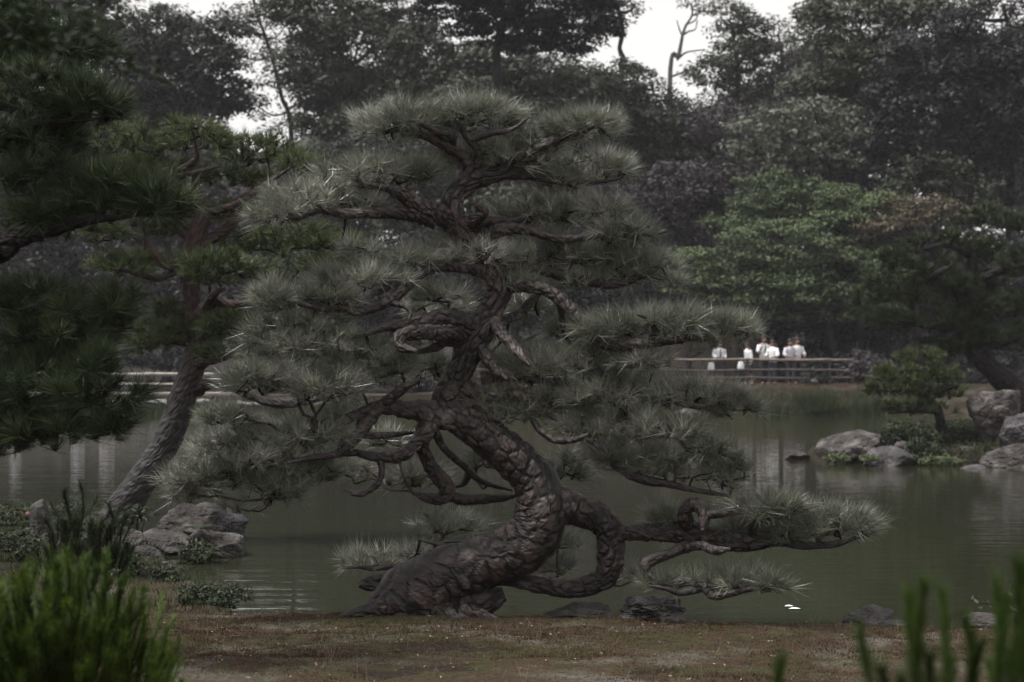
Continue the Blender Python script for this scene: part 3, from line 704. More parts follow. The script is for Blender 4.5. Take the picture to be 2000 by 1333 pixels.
# ---- the dark pine that reaches in from the left edge, nearer the camera
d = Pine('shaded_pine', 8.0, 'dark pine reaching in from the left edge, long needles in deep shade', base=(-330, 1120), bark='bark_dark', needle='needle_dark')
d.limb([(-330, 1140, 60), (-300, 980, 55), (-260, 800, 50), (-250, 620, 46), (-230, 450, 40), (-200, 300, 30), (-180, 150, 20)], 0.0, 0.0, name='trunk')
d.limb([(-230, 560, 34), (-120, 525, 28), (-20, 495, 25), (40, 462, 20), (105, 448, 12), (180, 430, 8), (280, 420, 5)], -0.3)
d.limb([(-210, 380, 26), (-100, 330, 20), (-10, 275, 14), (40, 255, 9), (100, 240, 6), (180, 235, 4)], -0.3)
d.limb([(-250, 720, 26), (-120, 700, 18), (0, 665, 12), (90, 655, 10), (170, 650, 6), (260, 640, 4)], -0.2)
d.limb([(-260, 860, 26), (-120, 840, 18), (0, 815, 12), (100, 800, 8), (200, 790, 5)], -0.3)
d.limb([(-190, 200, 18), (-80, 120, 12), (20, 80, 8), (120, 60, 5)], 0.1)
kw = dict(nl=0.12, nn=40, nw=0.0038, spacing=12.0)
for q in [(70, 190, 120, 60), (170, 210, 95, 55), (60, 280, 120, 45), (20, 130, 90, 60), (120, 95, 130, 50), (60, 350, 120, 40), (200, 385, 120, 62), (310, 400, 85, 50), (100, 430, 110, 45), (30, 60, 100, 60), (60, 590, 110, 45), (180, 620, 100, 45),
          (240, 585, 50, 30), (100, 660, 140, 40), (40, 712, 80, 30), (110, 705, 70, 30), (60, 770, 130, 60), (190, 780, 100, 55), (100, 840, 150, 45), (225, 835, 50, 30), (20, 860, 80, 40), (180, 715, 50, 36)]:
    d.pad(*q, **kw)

# ------------------------------------------------------------------ broadleaf trees and shrubs
def gz(x, y): return float(height(np.array([x]), np.array([y]))[0])

def tree(name, label, D, m, ells, leaf=0.13, base=None, cover=3.8, layered=False, group=None, cat='tree', bark='bark_dark', flat=0.85, clump=0.3, lo=0.5, trunk_r=9, kinks=None, sparse=False):
    """ells in picture px at distance D: (cx, cy, rx, ry[, extra depth])"""
    k = D / FPX
    E = []
    for e in ells:
        de = D + (e[4] if len(e) > 4 else 0.0)
        E.append((P(e[0], e[1], de), (e[2] * k, max(e[2], e[3]) * k * 0.8, e[3] * k)))
    cen = np.mean([c for c, _ in E], axis=0)
    bx = (base if base is not None else (np.mean([e[0] for e in ells])))
    x0 = (bx - 1000) * k; z0 = gz(x0, D) - 0.05
    root = empty(name, (x0, D, z0), label, cat, group)
    top = max(c[2] for c, _ in E)
    low = min(c[2] - r[2] * 0.2 for c, r in E)
    rr = trunk_r * k
    if kinks: pts = [(x0, D, z0, rr)] + [(*P(a, b, D), w * k) for a, b, w in kinks]
    else:
        pts = [(x0, D, z0, rr * 1.3)]
        for t in (0.3, 0.6, 1.0):
            q = np.array([x0, D, z0]) * (1 - t) + np.array([cen[0], cen[1], max(low, (low + top) / 2)]) * t
            pts.append((q[0] + RNG.normal() * 0.15 * t, q[1], q[2], rr * (1.1 - 0.6 * t)))
    V, F, cr = bark_tube(pts, 0.18, 12, 0.12, 0.02, seed=int(abs(bx)) % 91)
    mobj('trunk', V, F, M[bark], root, attr={'crack': cr})
    C = catmull(np.array(pts, float), 0.3)
    for c, r in E:
        j = int(np.argmin(np.linalg.norm(C[:, :3] - c, axis=1) + np.maximum(C[:, 2] - c[2] + 0.2 * r[2], 0) * 2))
        a = C[j]
        mid = (a[:3] + c) / 2 + np.array([RNG.normal() * 0.1, 0, -0.12 * np.linalg.norm(c - a[:3])])
        if np.linalg.norm(c - a[:3]) < 0.3: continue
        V, F, cr = bark_tube([(*a[:3], min(a[3], rr * 0.5)), (*mid, rr * 0.36), (*(c + np.array([0, 0, r[2] * 0.3])), rr * 0.14)], 0.2, 7, 0.1, 0.01, seed=3)
        mobj('limb', V, F, M[bark], root, attr={'crack': cr})
    V, F = crown_leaves(E, leaf, cover, flat, clump, lo, layered)
    o = mobj('crown', V, F, M[m], root); o['kind'] = 'stuff'
    return root

# far wood behind everything, with the gaps where the sky shows
prof = [(-900, 60), (0, 150), (260, 190), (400, 262), (480, 285), (600, 285), (660, 130), (820, 120), (1150, 130), (1215, 190), (1290, 200), (1330, 210), (1400, 205), (1560, 90), (1640, 60), (2000, 60), (2900, 40)]
cs = []
px = RNG.uniform(-900, 2900, 5200); yt = np.interp(px, [a for a, _ in prof], [b for _, b in prof]) + 22 * vnoise(np.stack([px / 45, px * 0, px * 0], 1), 4)
py = yt + 30 + RNG.uniform(0, 1, len(px)) ** 1.3 * (700 - yt)
Dd = RNG.uniform(112, 128, len(px))
cen = np.stack([(px - 1000) / FPX * Dd, Dd, CAMZ - (py - HOR) / FPX * Dd], 1)
idx = np.repeat(np.arange(len(cen)), 120); dd = unit(RNG.normal(size=(len(idx), 3))); dd[:, 2] = np.abs(dd[:, 2]) * np.where(RNG.uniform(size=len(idx)) < 0.8, 1, -1)
pp = cen[idx] + dd * RNG.uniform(0.5, 1.1, (len(idx), 1)) * np.array([1.5, 1.5, 0.9])
V, F = leaves(pp, dd + np.array([0, 0, 0.6]) + RNG.normal(size=dd.shape) * 0.4, 0.27)
o = mobj('distant_wood', V, F, M['lf_grey']); tag(o, 'distant wood closing the view behind the garden trees', 'wood', kind='stuff')

G = 'trees standing behind the pond'
T = [
 # name, label, D, mat, ells, kwargs
 ('evergreen_oak', 'dark dense evergreen tree at the upper left with small sky gaps along its right edge', 74, 'lf_dark', [(320, 80, 90, 60), (395, 130, 80, 50), (335, 180, 110, 55), (440, 190, 60, 40), (280, 230, 90, 60), (390, 240, 70, 40), (440, 70, 55, 30), (250, 120, 80, 70)], dict(clump=.34, cover=5)),
 ('lacy_tree', 'thin bare-stemmed tree with lacy sparse leaves against white sky at upper left', 84, 'lf_grey', [(505, 60, 45, 30), (470, 30, 50, 22), (560, 60, 40, 40), (545, 150, 38, 40), (585, 200, 30, 60), (500, 215, 40, 26), (560, 255, 50, 24), (470, 110, 30, 20), (520, 105, 30, 18), (530, 20, 40, 24), (575, 130, 26, 30), (515, 165, 24, 14), (440, 30, 30, 18)], dict(base=572, kinks=[(570, 285, 4), (549, 185, 3.6), (528, 100, 3), (500, 20, 2.5), (490, -40, 2)], trunk_r=4, cover=1.05, clump=.4, lo=.3, leaf=.12)),
 ('tall_conifer', 'tall grey-green conifer left of centre rising out of the picture', 78, 'lf_conifer', [(640, 30, 90, 70), (620, 140, 75, 80), (700, 110, 90, 90), (660, 230, 90, 60), (760, 60, 70, 70), (750, 200, 80, 60), (560, 20, 50, 30)], dict(cover=5, flat=.9, clump=.26)),
 ('dark_pine', 'black spreading pine canopy hanging over the top centre on a straight trunk', 66, 'lf_black', [(900, 25, 120, 45), (1010, 60, 110, 45), (1110, 50, 100, 55), (1190, 55, 48, 26), (1050, 10, 160, 40), (950, -30, 150, 50), (1150, -10, 70, 40)], dict(base=972, kinks=[(972, 190, 8), (970, 100, 8), (985, 40, 7)], cover=4.2, leaf=.11, flat=.45)),
 ('camphor_tree', 'broad grey-green tree under the black canopy at top centre', 76, 'lf_grey', [(850, 150, 90, 60), (800, 240, 80, 50), (1040, 150, 110, 50), (960, 130, 80, 50), (1130, 180, 90, 50), (900, 220, 110, 50), (1060, 240, 120, 60), (820, 100, 80, 50)], dict(cover=4.4)),
 ('beech_tree', 'small fresher green crown peeping just above the old pine at top centre', 70, 'lf_mid', [(925, 172, 55, 20), (880, 190, 40, 18)], dict()),
 ('rounded_tree', 'rounded green-brown tree below the white sky gap right of centre', 78, 'lf_conifer', [(1230, 165, 60, 40), (1170, 220, 90, 50), (1270, 240, 90, 60), (1350, 270, 70, 60), (1200, 300, 110, 60), (1300, 330, 90, 50)], dict(cover=4.4, clump=.25)),
 ('crooked_tree', 'slim crooked stem with a tuft of leaves crossing the sky gap at top centre', 82, 'lf_grey', [(1205, 10, 45, 25), (1240, 20, 25, 14)], dict(base=1213, kinks=[(1213, 170, 5), (1218, 120, 4.5), (1210, 95, 4), (1216, 60, 4), (1205, 10, 3)], cover=1.1, leaf=.11)),
 ('bare_tree', 'nearly bare branching tree standing out against the white sky', 86, 'lf_grey', [(1385, 18, 40, 18), (1350, 5, 30, 14), (1420, 10, 30, 14)], dict(base=1306, kinks=[(1308, 165, 4), (1325, 110, 3.2), (1333, 70, 2.6), (1340, 50, 2), (1352, 30, 1.5), (1350, 8, 1.2)], trunk_r=4, cover=.8, bark='bark_pale', leaf=.1)),
 ('leaning_evergreen', 'ragged grey tree between the two white sky patches at upper right', 82, 'lf_grey', [(1425, 45, 50, 32), (1470, 75, 40, 40), (1440, 110, 70, 40), (1400, 150, 60, 38), (1465, 165, 60, 40), (1500, 120, 40, 50), (1420, 205, 60, 26)], dict(cover=2.6, clump=.3)),
 ('airy_tree', 'airy sparse-leaved tree right of the ragged grey one', 86, 'lf_purple', [(1520, 70, 36, 30), (1545, 100, 30, 30), (1500, 210, 50, 40), (1550, 150, 40, 50)], dict(cover=1.2, leaf=.11)),
 ('big_camphor', 'large lit green crown at the upper right corner of the sky', 72, 'lf_mid', [(1620, 60, 60, 55), (1690, 40, 80, 55), (1760, 20, 80, 45), (1630, 130, 60, 45), (1700, 130, 70, 45), (1600, 15, 40, 40), (1840, 20, 60, 40), (1590, 180, 60, 40)], dict(cover=4.2, clump=.32)),
 ('blue_conifer', 'blue-black conifer filling the upper right of the wood', 68, 'lf_blue', [(1800, 130, 90, 70), (1880, 160, 90, 90), (1830, 230, 110, 70), (1930, 260, 80, 90), (1760, 200, 70, 50), (1960, 120, 60, 60), (1870, 60, 60, 40), (1740, 290, 60, 30), (1990, 200, 70, 100)], dict(cover=4.6, leaf=.12)),
 ('corner_tree', 'dark tree in the top right corner with specks of sky between leaves', 74, 'lf_black', [(1960, 15, 55, 22), (1990, 60, 40, 26), (1900, 20, 40, 24), (2040, 30, 70, 60)], dict(cover=1.8)),
 ('purple_tree', 'purple-grey thicket tree behind the green maples at right', 74, 'lf_purple', [(1600, 180, 80, 40), (1700, 180, 80, 50), (1560, 300, 100, 45), (1700, 340, 120, 50), (1850, 330, 80, 40), (1480, 330, 90, 50), (1950, 370, 80, 60), (1410, 250, 70, 45)], dict(cover=3)),
 ('layered_oak', 'pale layered broadleaf tree spreading above the green maples', 69, 'lf_pale', [(1500, 245, 80, 26), (1590, 225, 90, 26), (1660, 262, 80, 24), (1560, 285, 100, 26), (1740, 285, 70, 22), (1470, 290, 60, 22), (1640, 320, 80, 22), (1800, 300, 60, 20), (1880, 320, 50, 20), (1510, 330, 70, 20)], dict(cover=2.6, layered=True, clump=.55)),
 ('grey_shrub_tree', 'grey-leaved rounded tree beside the maples at far right', 67, 'lf_grey', [(1820, 350, 80, 45), (1880, 385, 60, 50), (1770, 390, 60, 40)], dict(cover=3.2, clump=.25)),
 ('mauve_thicket', 'mauve-grey thicket between the old pine crown and the green maples', 71, 'lf_purple', [(1330, 380, 90, 60), (1250, 440, 100, 60), (1370, 460, 80, 60), (1300, 540, 110, 60), (1180, 520, 100, 60), (1400, 370, 60, 50), (1100, 400, 100, 80)], dict(cover=3.2, clump=.22, leaf=.12)),
 ('hidden_oak', 'grey evergreen filling the gap behind the old pine crown', 73, 'lf_dark', [(1000, 380, 130, 80), (850, 360, 120, 80), (700, 350, 120, 70), (950, 500, 150, 80), (780, 500, 140, 80), (620, 440, 100, 60)], dict(cover=3)),
 ('wax_tree', 'green tree glimpsed beneath the top limbs of the old pine', 66, 'lf_mid', [(1030, 385, 80, 26), (970, 400, 50, 20), (1010, 420, 60, 16)], dict(cover=2.4, layered=True, clump=.5)),
 ('maple_tree', 'bright green maple with flat layered sprays, left of the group across the pond', 63, 'lf_maple', [(1480, 465, 70, 22), (1420, 510, 70, 22), (1540, 450, 70, 22), (1590, 478, 60, 18), (1500, 505, 80, 24), (1400, 555, 60, 22), (1460, 555, 70, 24), (1350, 500, 50, 16), (1560, 515, 60, 18), (1370, 535, 50, 18), (1430, 590, 60, 20), (1350, 560, 50, 18), (1520, 560, 60, 20), (1640, 505, 50, 16)], dict(cover=3.0, layered=True, clump=.6, leaf=.09, base=1440)),
 ('maple_tree', 'taller olive-green maple at the top of the maple group, below the grey wood', 65.5, 'lf_maple2', [(1490, 360, 60, 24), (1540, 385, 60, 20), (1480, 400, 60, 20), (1590, 370, 60, 18), (1550, 420, 70, 22), (1430, 430, 60, 22), (1620, 405, 60, 20), (1460, 450, 50, 18)], dict(cover=3.0, layered=True, clump=.6, leaf=.09, base=1530)),
 ('maple_tree', 'green maple with rust-tinged upper sprays on the right of the maple group', 64.5, 'lf_maple', [(1670, 395, 70, 24), (1640, 430, 70, 20), (1700, 430, 70, 22), (1650, 470, 60, 18), (1720, 395, 50, 18), (1600, 440, 50, 16), (1680, 500, 60, 18), (1740, 475, 50, 18)], dict(cover=3.0, layered=True, clump=.6, leaf=.09, base=1670)),
 ('rusty_maple', 'maple with brown-red leaf tips next to the dark pine at right', 63.5, 'lf_rust', [(1790, 405, 75, 20), (1840, 420, 60, 18), (1720, 455, 60, 16), (1750, 440, 50, 18)], dict(cover=3.0, layered=True, clump=.6, leaf=.09, base=1790)),
 ('low_maple', 'low wide maple hanging over the group in white shirts', 62.8, 'lf_maple2', [(1520, 560, 80, 22), (1600, 555, 70, 22), (1660, 575, 80, 20), (1480, 585, 60, 18), (1570, 590, 90, 18), (1700, 595, 70, 14), (1740, 540, 60, 20), (1700, 510, 60, 20), (1620, 615, 70, 14), (1500, 620, 50, 12)], dict(cover=3.0, layered=True, clump=.6, leaf=.09, base=1640)),
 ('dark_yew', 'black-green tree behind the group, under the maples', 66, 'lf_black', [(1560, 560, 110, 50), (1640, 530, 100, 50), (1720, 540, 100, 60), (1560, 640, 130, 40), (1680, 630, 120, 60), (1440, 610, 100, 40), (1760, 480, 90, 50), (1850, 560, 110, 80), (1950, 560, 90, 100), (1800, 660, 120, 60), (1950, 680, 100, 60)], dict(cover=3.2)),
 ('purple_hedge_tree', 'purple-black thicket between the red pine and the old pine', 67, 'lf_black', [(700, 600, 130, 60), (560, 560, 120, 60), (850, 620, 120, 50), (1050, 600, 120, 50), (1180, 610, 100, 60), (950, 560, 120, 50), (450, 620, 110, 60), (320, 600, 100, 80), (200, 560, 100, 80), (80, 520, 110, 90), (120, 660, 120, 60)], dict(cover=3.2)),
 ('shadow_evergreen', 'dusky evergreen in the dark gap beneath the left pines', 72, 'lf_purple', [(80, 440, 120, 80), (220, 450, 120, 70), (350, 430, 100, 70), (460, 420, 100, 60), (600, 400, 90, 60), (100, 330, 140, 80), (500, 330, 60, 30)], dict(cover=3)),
 ('corner_cedar', 'dark cedar mass in the top left corner behind the near pine', 70, 'lf_dark', [(60, 60, 110, 80), (170, 120, 100, 80), (60, 200, 110, 90), (200, 30, 70, 40), (120, 10, 110, 30), (180, 230, 90, 70)], dict(cover=3)),
 ('garden_pine', 'dark green pine crown seen between the red trunk and the old pine', 58.5, 'needle_far', [(560, 505, 110, 28), (640, 490, 80, 24), (520, 540, 70, 24), (700, 510, 60, 20), (560, 640, 70, 26), (480, 660, 50, 20)], dict(cover=2.6, layered=True, clump=.5, leaf=.08, base=590)),
 ('left_far_tree', 'tree beyond the left frame edge reflected in the pond', 72, 'lf_dark', [(-120, 200, 160, 160), (-200, 450, 180, 180), (-60, 620, 150, 80), (-320, 200, 160, 200)], dict(cover=2.2, leaf=.2)),
 ('right_far_tree', 'tree at the right frame edge beyond the island', 70, 'lf_dark', [(2080, 200, 120, 160), (2200, 400, 150, 180), (2080, 560, 100, 100), (2250, 150, 150, 150)], dict(cover=2.2, leaf=.2)),
]
for name, lab, D, m, ells, kw in T:
    tree(name, lab, D, m, ells, group=G, **kw)

# bare boughs of the nearly bare tree
bt = [o for o in S.objects if o.name.startswith('bare_tree')][0]
for pts in ([(1333, 70, 2), (1345, 62, 1.6), (1358, 58, 1.2), (1362, 40, 1)], [(1322, 118, 2), (1338, 104, 1.6), (1355, 100, 1.2), (1372, 98, 1)], [(1333, 72, 1.6), (1326, 55, 1.2), (1322, 40, 1)], [(1342, 48, 1.6), (1358, 40, 1.3), (1366, 22, 1)], [(1312, 150, 2), (1340, 140, 1.6), (1365, 132, 1.2), (1385, 134, 1)]):
    V, F, cr = bark_tube([(*P(a, b, 86), w * 86 / FPX) for a, b, w in pts], 0.12, 6, 0.1, 0.01)
    mobj('bough', V, F, M['bark_pale'], bt, attr={'crack': cr})

# the mid-distance pine at the right, on the islet behind the boulders
q = Pine('island_pine', 34.0, 'broad dark green pine leaning in from the right edge behind the big boulder', base=(2020, 800), bark='bark_dark', needle='needle_far', zoff=0.1)
q.limb([(2030, 830, 30), (2005, 790, 26), (1970, 752, 24), (1930, 715, 19), (1895, 680, 15), (1880, 630, 13), (1890, 570, 12), (1900, 510, 9), (1905, 460, 6)], 0.0, name='trunk')
q.limb([(1885, 600, 8), (1860, 560, 7), (1830, 540, 6), (1818, 542, 5), (1840, 530, 6), (1862, 518, 4)], -0.8, label='pale broken branch')
q.limb([(1892, 560, 8), (1950, 530, 7), (2010, 515, 5)], -0.6)
q.limb([(1885, 640, 8), (1830, 640, 6), (1770, 630, 4), (1710, 630, 3)], -0.6)
q.limb([(1900, 690, 8), (1960, 670, 7), (2020, 650, 5)], -0.5)
q.limb([(1895, 500, 6), (1850, 480, 5), (1790, 490, 3)], -0.4)
kw = dict(nl=0.17, nn=30, nw=0.018, spacing=6.5, reach=0.25, twig=2.2, depth=.7)
for e in [(1920, 430, 70, 26), (1980, 440, 50, 24), (1860, 470, 60, 24), (1800, 480, 60, 24), (1750, 510, 50, 24), (1930, 490, 70, 26), (1820, 520, 60, 20), (1740, 555, 60, 28), (1990, 520, 50, 30), (1800, 585, 80, 26), (1900, 560, 60, 22),
          (1960, 600, 70, 30), (1850, 560, 70, 26), (1900, 620, 60, 24), (1700, 580, 50, 22), (1780, 540, 60, 24), (1850, 630, 80, 26), (1760, 630, 70, 22), (1720, 625, 40, 18), (1930, 660, 60, 30), (1990, 660, 40, 34), (1860, 680, 70, 24)]:
    q.pad(*e, **kw)

# ------------------------------------------------------------------ far bank: fences, wall, people
def rail_tube(pts, r, m, parent, name, step=0.3, seg=8):
    c = catmull(np.array([(*p, r) for p in pts], float), step)
    c[:, 3] *= 1 + 0.06 * RNG.normal(size=len(c))
    V, F, _ = tube(c[:, :3], c[:, 3], seg); return mobj(name, V, F, M[m], parent, smooth=True)

def fence(label, pxs, D, ytop, rails, ybase, m_top, m_low, m_post, group='low rail fences along the path'):
    k = D / FPX; x = [(a - 1000) * k for a in pxs]
    root = empty('fence', ((x[0] + x[-1]) / 2, D, P(0, ybase, D)[2]), label, 'fence', group)
    zt = P(0, ytop, D)[2]; zb = P(0, ybase, D)[2]
    for i, a in enumerate(x):
        rail_tube([(a, D, min(zb, gz(a, D)) - 0.1), (a + 0.01, D, (zb + zt) / 2), (a, D, zt + 0.03)], 0.045, m_post, root, 'post')
    for j, yr in enumerate(rails):
        z = P(0, yr, D)[2]
        # rails come in lengths of two bays, overlapping at a post
        for i in range(0, len(x) - 1, 2):
            b = x[min(i + 2, len(x) - 1)]
            rail_tube([(x[i] - 0.06, D - 0.07, z + RNG.normal() * 0.008), ((x[i] + b) / 2, D - 0.075, z + RNG.normal() * 0.01 - 0.01), (b + 0.06, D - 0.07, z + RNG.normal() * 0.008)], 0.046 if j == 0 else 0.036, m_top if j == 0 else m_low, root, 'rail')
    return root
fence('long low wooden rail fence in front of the people in white shirts', [935, 1020, 1110, 1200, 1287, 1372, 1460, 1537, 1620, 1665], 60.0, 702, [703, 723, 738], 752, 'rail', 'rail_dark', 'rail_dark')
fence('pale bamboo rail fence on the left bank behind the red pine trunk', [-90, 5, 100, 190, 286, 372, 452], 58.6, 729, [731, 750, 768], 780, 'rail_pale', 'rail_pale', 'rail_dark')

k = empty('kerb', P(410, 778, 57.6), 'line of pale kerb stones under the bamboo fence on the left bank', 'kerb')
x = (210 - 1000) * 57.6 / FPX
while x < -6.6:
    L = RNG.uniform(0.5, 0.8); z = gz(x + L / 2, 57.6)
    V, F = rock_mesh((x + L / 2, 57.6, z + 0.02), (L / 2 * 1.1, 0.16, 0.13), int(1000 + x * 50), 3, 10, 0.05)
    mobj('kerb_stone', V, F, M['kerb'], k); x += L + 0.02

# board wall behind the path
kk = 66.0 / FPX
root = empty('board_wall', P(1370, 745, 66.0), 'long brown board wall with dark rails behind the path', 'wall')
x0, x1 = (1180 - 1000) * kk, (1492 - 1000) * kk
zt, zb = P(0, 655, 66.0)[2], P(0, 748, 66.0)[2] - 0.3
n = 16; w = (x1 - x0) / n
for i in range(n):
    V, F = boxm((x0 + (i + 0.5) * w, 66.0 + RNG.uniform(-0.01, 0.01), (zt + zb) / 2 + RNG.uniform(-0.02, 0.02)), (w / 2 - 0.008, 0.02, (zt - zb) / 2)); mobj('board', V, F, M['wall'], root)
for y in (657, 681, 720):
    z = P(0, y, 66.0)[2]; V, F = boxm(((x0 + x1) / 2, 65.93, z), ((x1 - x0) / 2, 0.035, 0.035)); mobj('rail', V, F, M['wall_frame'], root)
for i in range(5):
    V, F = boxm((x0 + i * (x1 - x0) / 4, 65.87, (zt + zb) / 2), (0.05, 0.025, (zt - zb) / 2 + 0.04)); mobj('post', V, F, M['wall_frame'], root)

# stake fence to the right of the people, and a dark lattice behind the left fence
root = empty('stake_fence', P(1640, 745, 63), 'row of thin upright stakes at the dark end of the path, right of the people', 'fence')
for a in [1592, 1603, 1614, 1626, 1634, 1643, 1652, 1662, 1674, 1688]:
    yt = RNG.choice([668, 690, 694, 700]); A = P(a, yt, 63); B = P(a + RNG.uniform(-2, 2), 752, 63); B[2] = min(B[2], gz(B[0], 63)) - 0.05
    rail_tube([tuple(A), tuple((A + B) / 2), tuple(B)], 0.022, 'rail_dark', root, 'stake', 0.5, 6)
root = empty('lattice_fence', P(300, 770, 62), 'dark lattice of thin uprights behind the bamboo fence at left', 'fence')
for a in range(225, 420, 14):
    A = P(a, 722, 62); B = P(a + RNG.uniform(-1, 1), 772, 62); B[2] = min(B[2], gz(B[0], 62)) - 0.05
    rail_tube([tuple(A), tuple((A + B) / 2), tuple(B)], 0.015, 'rail_dark', root, 'stake', 0.5, 6)
for y in (735, 758):
    rail_tube([tuple(P(220, y, 61.95)), tuple(P(320, y, 61.95)), tuple(P(420, y, 61.95))], 0.015, 'rail_dark', root, 'rail', 0.5, 6)

# pale strip of path behind the fences
xsP = np.linspace(-20, 16, 80); V = []
for xx in xsP:
    for yy in (60.5, 61.3, 62.1, 62.9, 63.7): V.append((xx, yy, gz(xx, yy) + 0.02))
i = np.arange(79)[:, None] * 5 + np.arange(4)[None]; i = i.ravel()
tag(mobj('path', V, np.stack([i, i + 5, i + 6, i + 1], 1), M['path'], smooth=True), kind='structure')

def person(label, px, D, H, face, girl=False, arm='down', lean=0.0, tie=False, shirt='shirt', tail=False, z=None, group='people on the path across the pond'):
    """face: heading in degrees, 0 = towards the camera"""
    x = (px - 1000) * D / FPX; z0 = gz(x, D) if z is None else z
    root = empty('person', (x, D, z0), label, 'person', group)
    ca, sa = math.cos(math.radians(face)), math.sin(math.radians(face))
    def X(V):
        V = np.array(V, float) * H
        V[:, 1] -= lean * np.clip(V[:, 2] / H - 0.5, 0, 1) * H          # lean forwards from the hips
        return np.stack([V[:, 0] * ca - V[:, 1] * sa + x, V[:, 0] * sa + V[:, 1] * ca + D, V[:, 2] + z0], 1)
    J = {'pel': (0, 0, .52, .075), 'bel': (0, .005, .60, .07), 'che': (0, 0, .72, .085), 'nec0': (0, .005, .81, .05), 'nec': (0, 0, .845, .028), 'jaw': (0, -.012, .885, .045), 'head': (0, -.004, .935, .058), 'top': (0, 0, .972, .042)}
    E = [('pel', 'bel'), ('bel', 'che'), ('che', 'nec0'), ('nec0', 'nec'), ('nec', 'jaw'), ('jaw', 'head'), ('head', 'top')]
    arms = {'down': [(.125, .0, .66, .026), (.135, -.02, .52, .020), (.135, -.045, .46, .018)],
            'bent': [(.13, .02, .66, .026), (.10, -.10, .60, .020), (.03, -.14, .62, .018)],
            'face': [(.14, -.03, .67, .026), (.12, -.14, .72, .020), (.06, -.13, .84, .018)],
            'rail': [(.15, -.02, .66, .026), (.13, -.14, .60, .020), (.07, -.19, .59, .018)]}
    for s, nm in ((-1, 'l'), (1, 'r')):
        a = arms[arm if (s == -1 or arm != 'face') else 'down']
        J['sh' + nm] = (s * .10, .0, .79, .034)
        E.append(('nec0', 'sh' + nm)); prev = 'sh' + nm
        for i, (ax, ay, az, ar) in enumerate(a): J['a%d' % i + nm] = (s * ax, ay, az, ar); E.append((prev, 'a%d' % i + nm)); prev = 'a%d' % i + nm
        J['h' + nm] = (s * a[2][0], a[2][1] - .015, a[2][2] - .03, .014); E.append((prev, 'h' + nm))
        st = 0.02 * s
        J['hip' + nm] = (s * .05, 0, .50, .052); J['kn' + nm] = (s * .052, -.005 + st, .27, .036); J['an' + nm] = (s * .053, .01 + st, .045, .022); J['to' + nm] = (s * .058, -.075 + st, .015, .018)
        E += [('pel', 'hip' + nm), ('hip' + nm, 'kn' + nm), ('kn' + nm, 'an' + nm), ('an' + nm, 'to' + nm)]
    ks = list(J); V = X([J[a][:3] for a in ks]) - np.array(root['_o'])
    m = bpy.data.meshes.new('body'); m.from_pydata([tuple(v) for v in V], [(ks.index(a), ks.index(b)) for a, b in E], [])
    m.materials.append(M['skin'])
    o = bpy.data.objects.new('body', m); COL.objects.link(o); o.parent = root
    md = o.modifiers.new('skin', 'SKIN'); sv_ = m.skin_vertices[0].data if m.skin_vertices else None
    if sv_ is None:
        m.attributes.new
    if m.skin_vertices:
        for i, a in enumerate(ks): sv_[i].radius = (J[a][3] * H,) * 2; sv_[i].use_root = (a == 'pel')
    md.use_smooth_shade = True
    o.modifiers.new('sub', 'SUBSURF').levels = 1; o.modifiers['sub'].render_levels = 1
    o['_H'] = H
    c0 = (0, 0, 0)
    def add(name, parts, mm, smooth=True):
        V, F = join(parts); return mobj(name, X(V), F, M[mm], root, smooth)
    # shirt: body and two sleeves
    hem = .50 if not girl else .53
    parts = [lathe(c0, [(hem, .098, .07, 0, 0), (.56, .092, .066, 0, 0), (.64, .095, .068, 0, 0), (.72, .112, .078, 0, 0), (.78, .115, .07, 0, 0), (.815, .075, .055, 0, 0), (.835, .036, .036, 0, 0)], 16)]
    for s, nm in ((-1, 'l'), (1, 'r')):
        pts = np.array([J['sh' + nm][:3], J['a0' + nm][:3], J['a1' + nm][:3]], float)
        if not girl: pts[2] = pts[1] * 0.45 + pts[2] * 0.55
        T, Fq, _ = tube(catmull(np.column_stack([pts, [.045, .042, .032]]), .03)[:, :3], catmull(np.column_stack([pts, [.045, .042, .032]]), .03)[:, 3], 10); parts.append((T, Fq))
    add('shirt', parts, shirt)
    if girl:
        a = np.linspace(0, 2 * np.pi, 16, endpoint=False)
        add('skirt', [lathe(c0, [(.27, .12, .10, 0, 0), (.36, .115, .09, 0, 0), (.46, .10, .078, 0, 0), (.535, .086, .064, 0, 0)], 16)], 'navy')
        add('collar', [lathe(c0, [(.775, .085, .075, 0, .012), (.80, .08, .07, 0, .008), (.82, .05, .05, 0, 0)], 12)], 'navy')
    else:
        parts = [lathe(c0, [(.44, .092, .068, 0, 0), (.50, .093, .07, 0, 0), (.545, .088, .066, 0, 0)], 14)]
        for nm in 'lr':
            pts = np.array([J['hip' + nm][:3], J['kn' + nm][:3], J['an' + nm][:3]], float); c = catmull(np.column_stack([pts, [.060, .046, .038]]), .04)
            T, Fq, _ = tube(c[:, :3], c[:, 3], 10); parts.append((T, Fq))
        add('trousers', parts, 'navy')
    # hair
    hp = [lathe(c0, [(.885, .044, .034, 0, .028), (.93, .060, .056, 0, .010), (.955, .062, .064, 0, .002), (.985, .044, .046, 0, .004), (1.0, .018, .02, 0, .004)], 12)]
    if girl: hp.append(lathe(c0, [(.80, .018, .014, 0, .055), (.85, .028, .02, 0, .05), (.91, .04, .03, 0, .035), (.95, .05, .04, 0, .015)], 10))
    if tail: hp.append(lathe(c0, [(.70, .008, .008, 0.01, .075), (.78, .018, .016, 0.005, .08), (.86, .022, .02, 0, .078), (.93, .016, .016, 0, .06)], 8))
    add('hair', hp, 'hair')
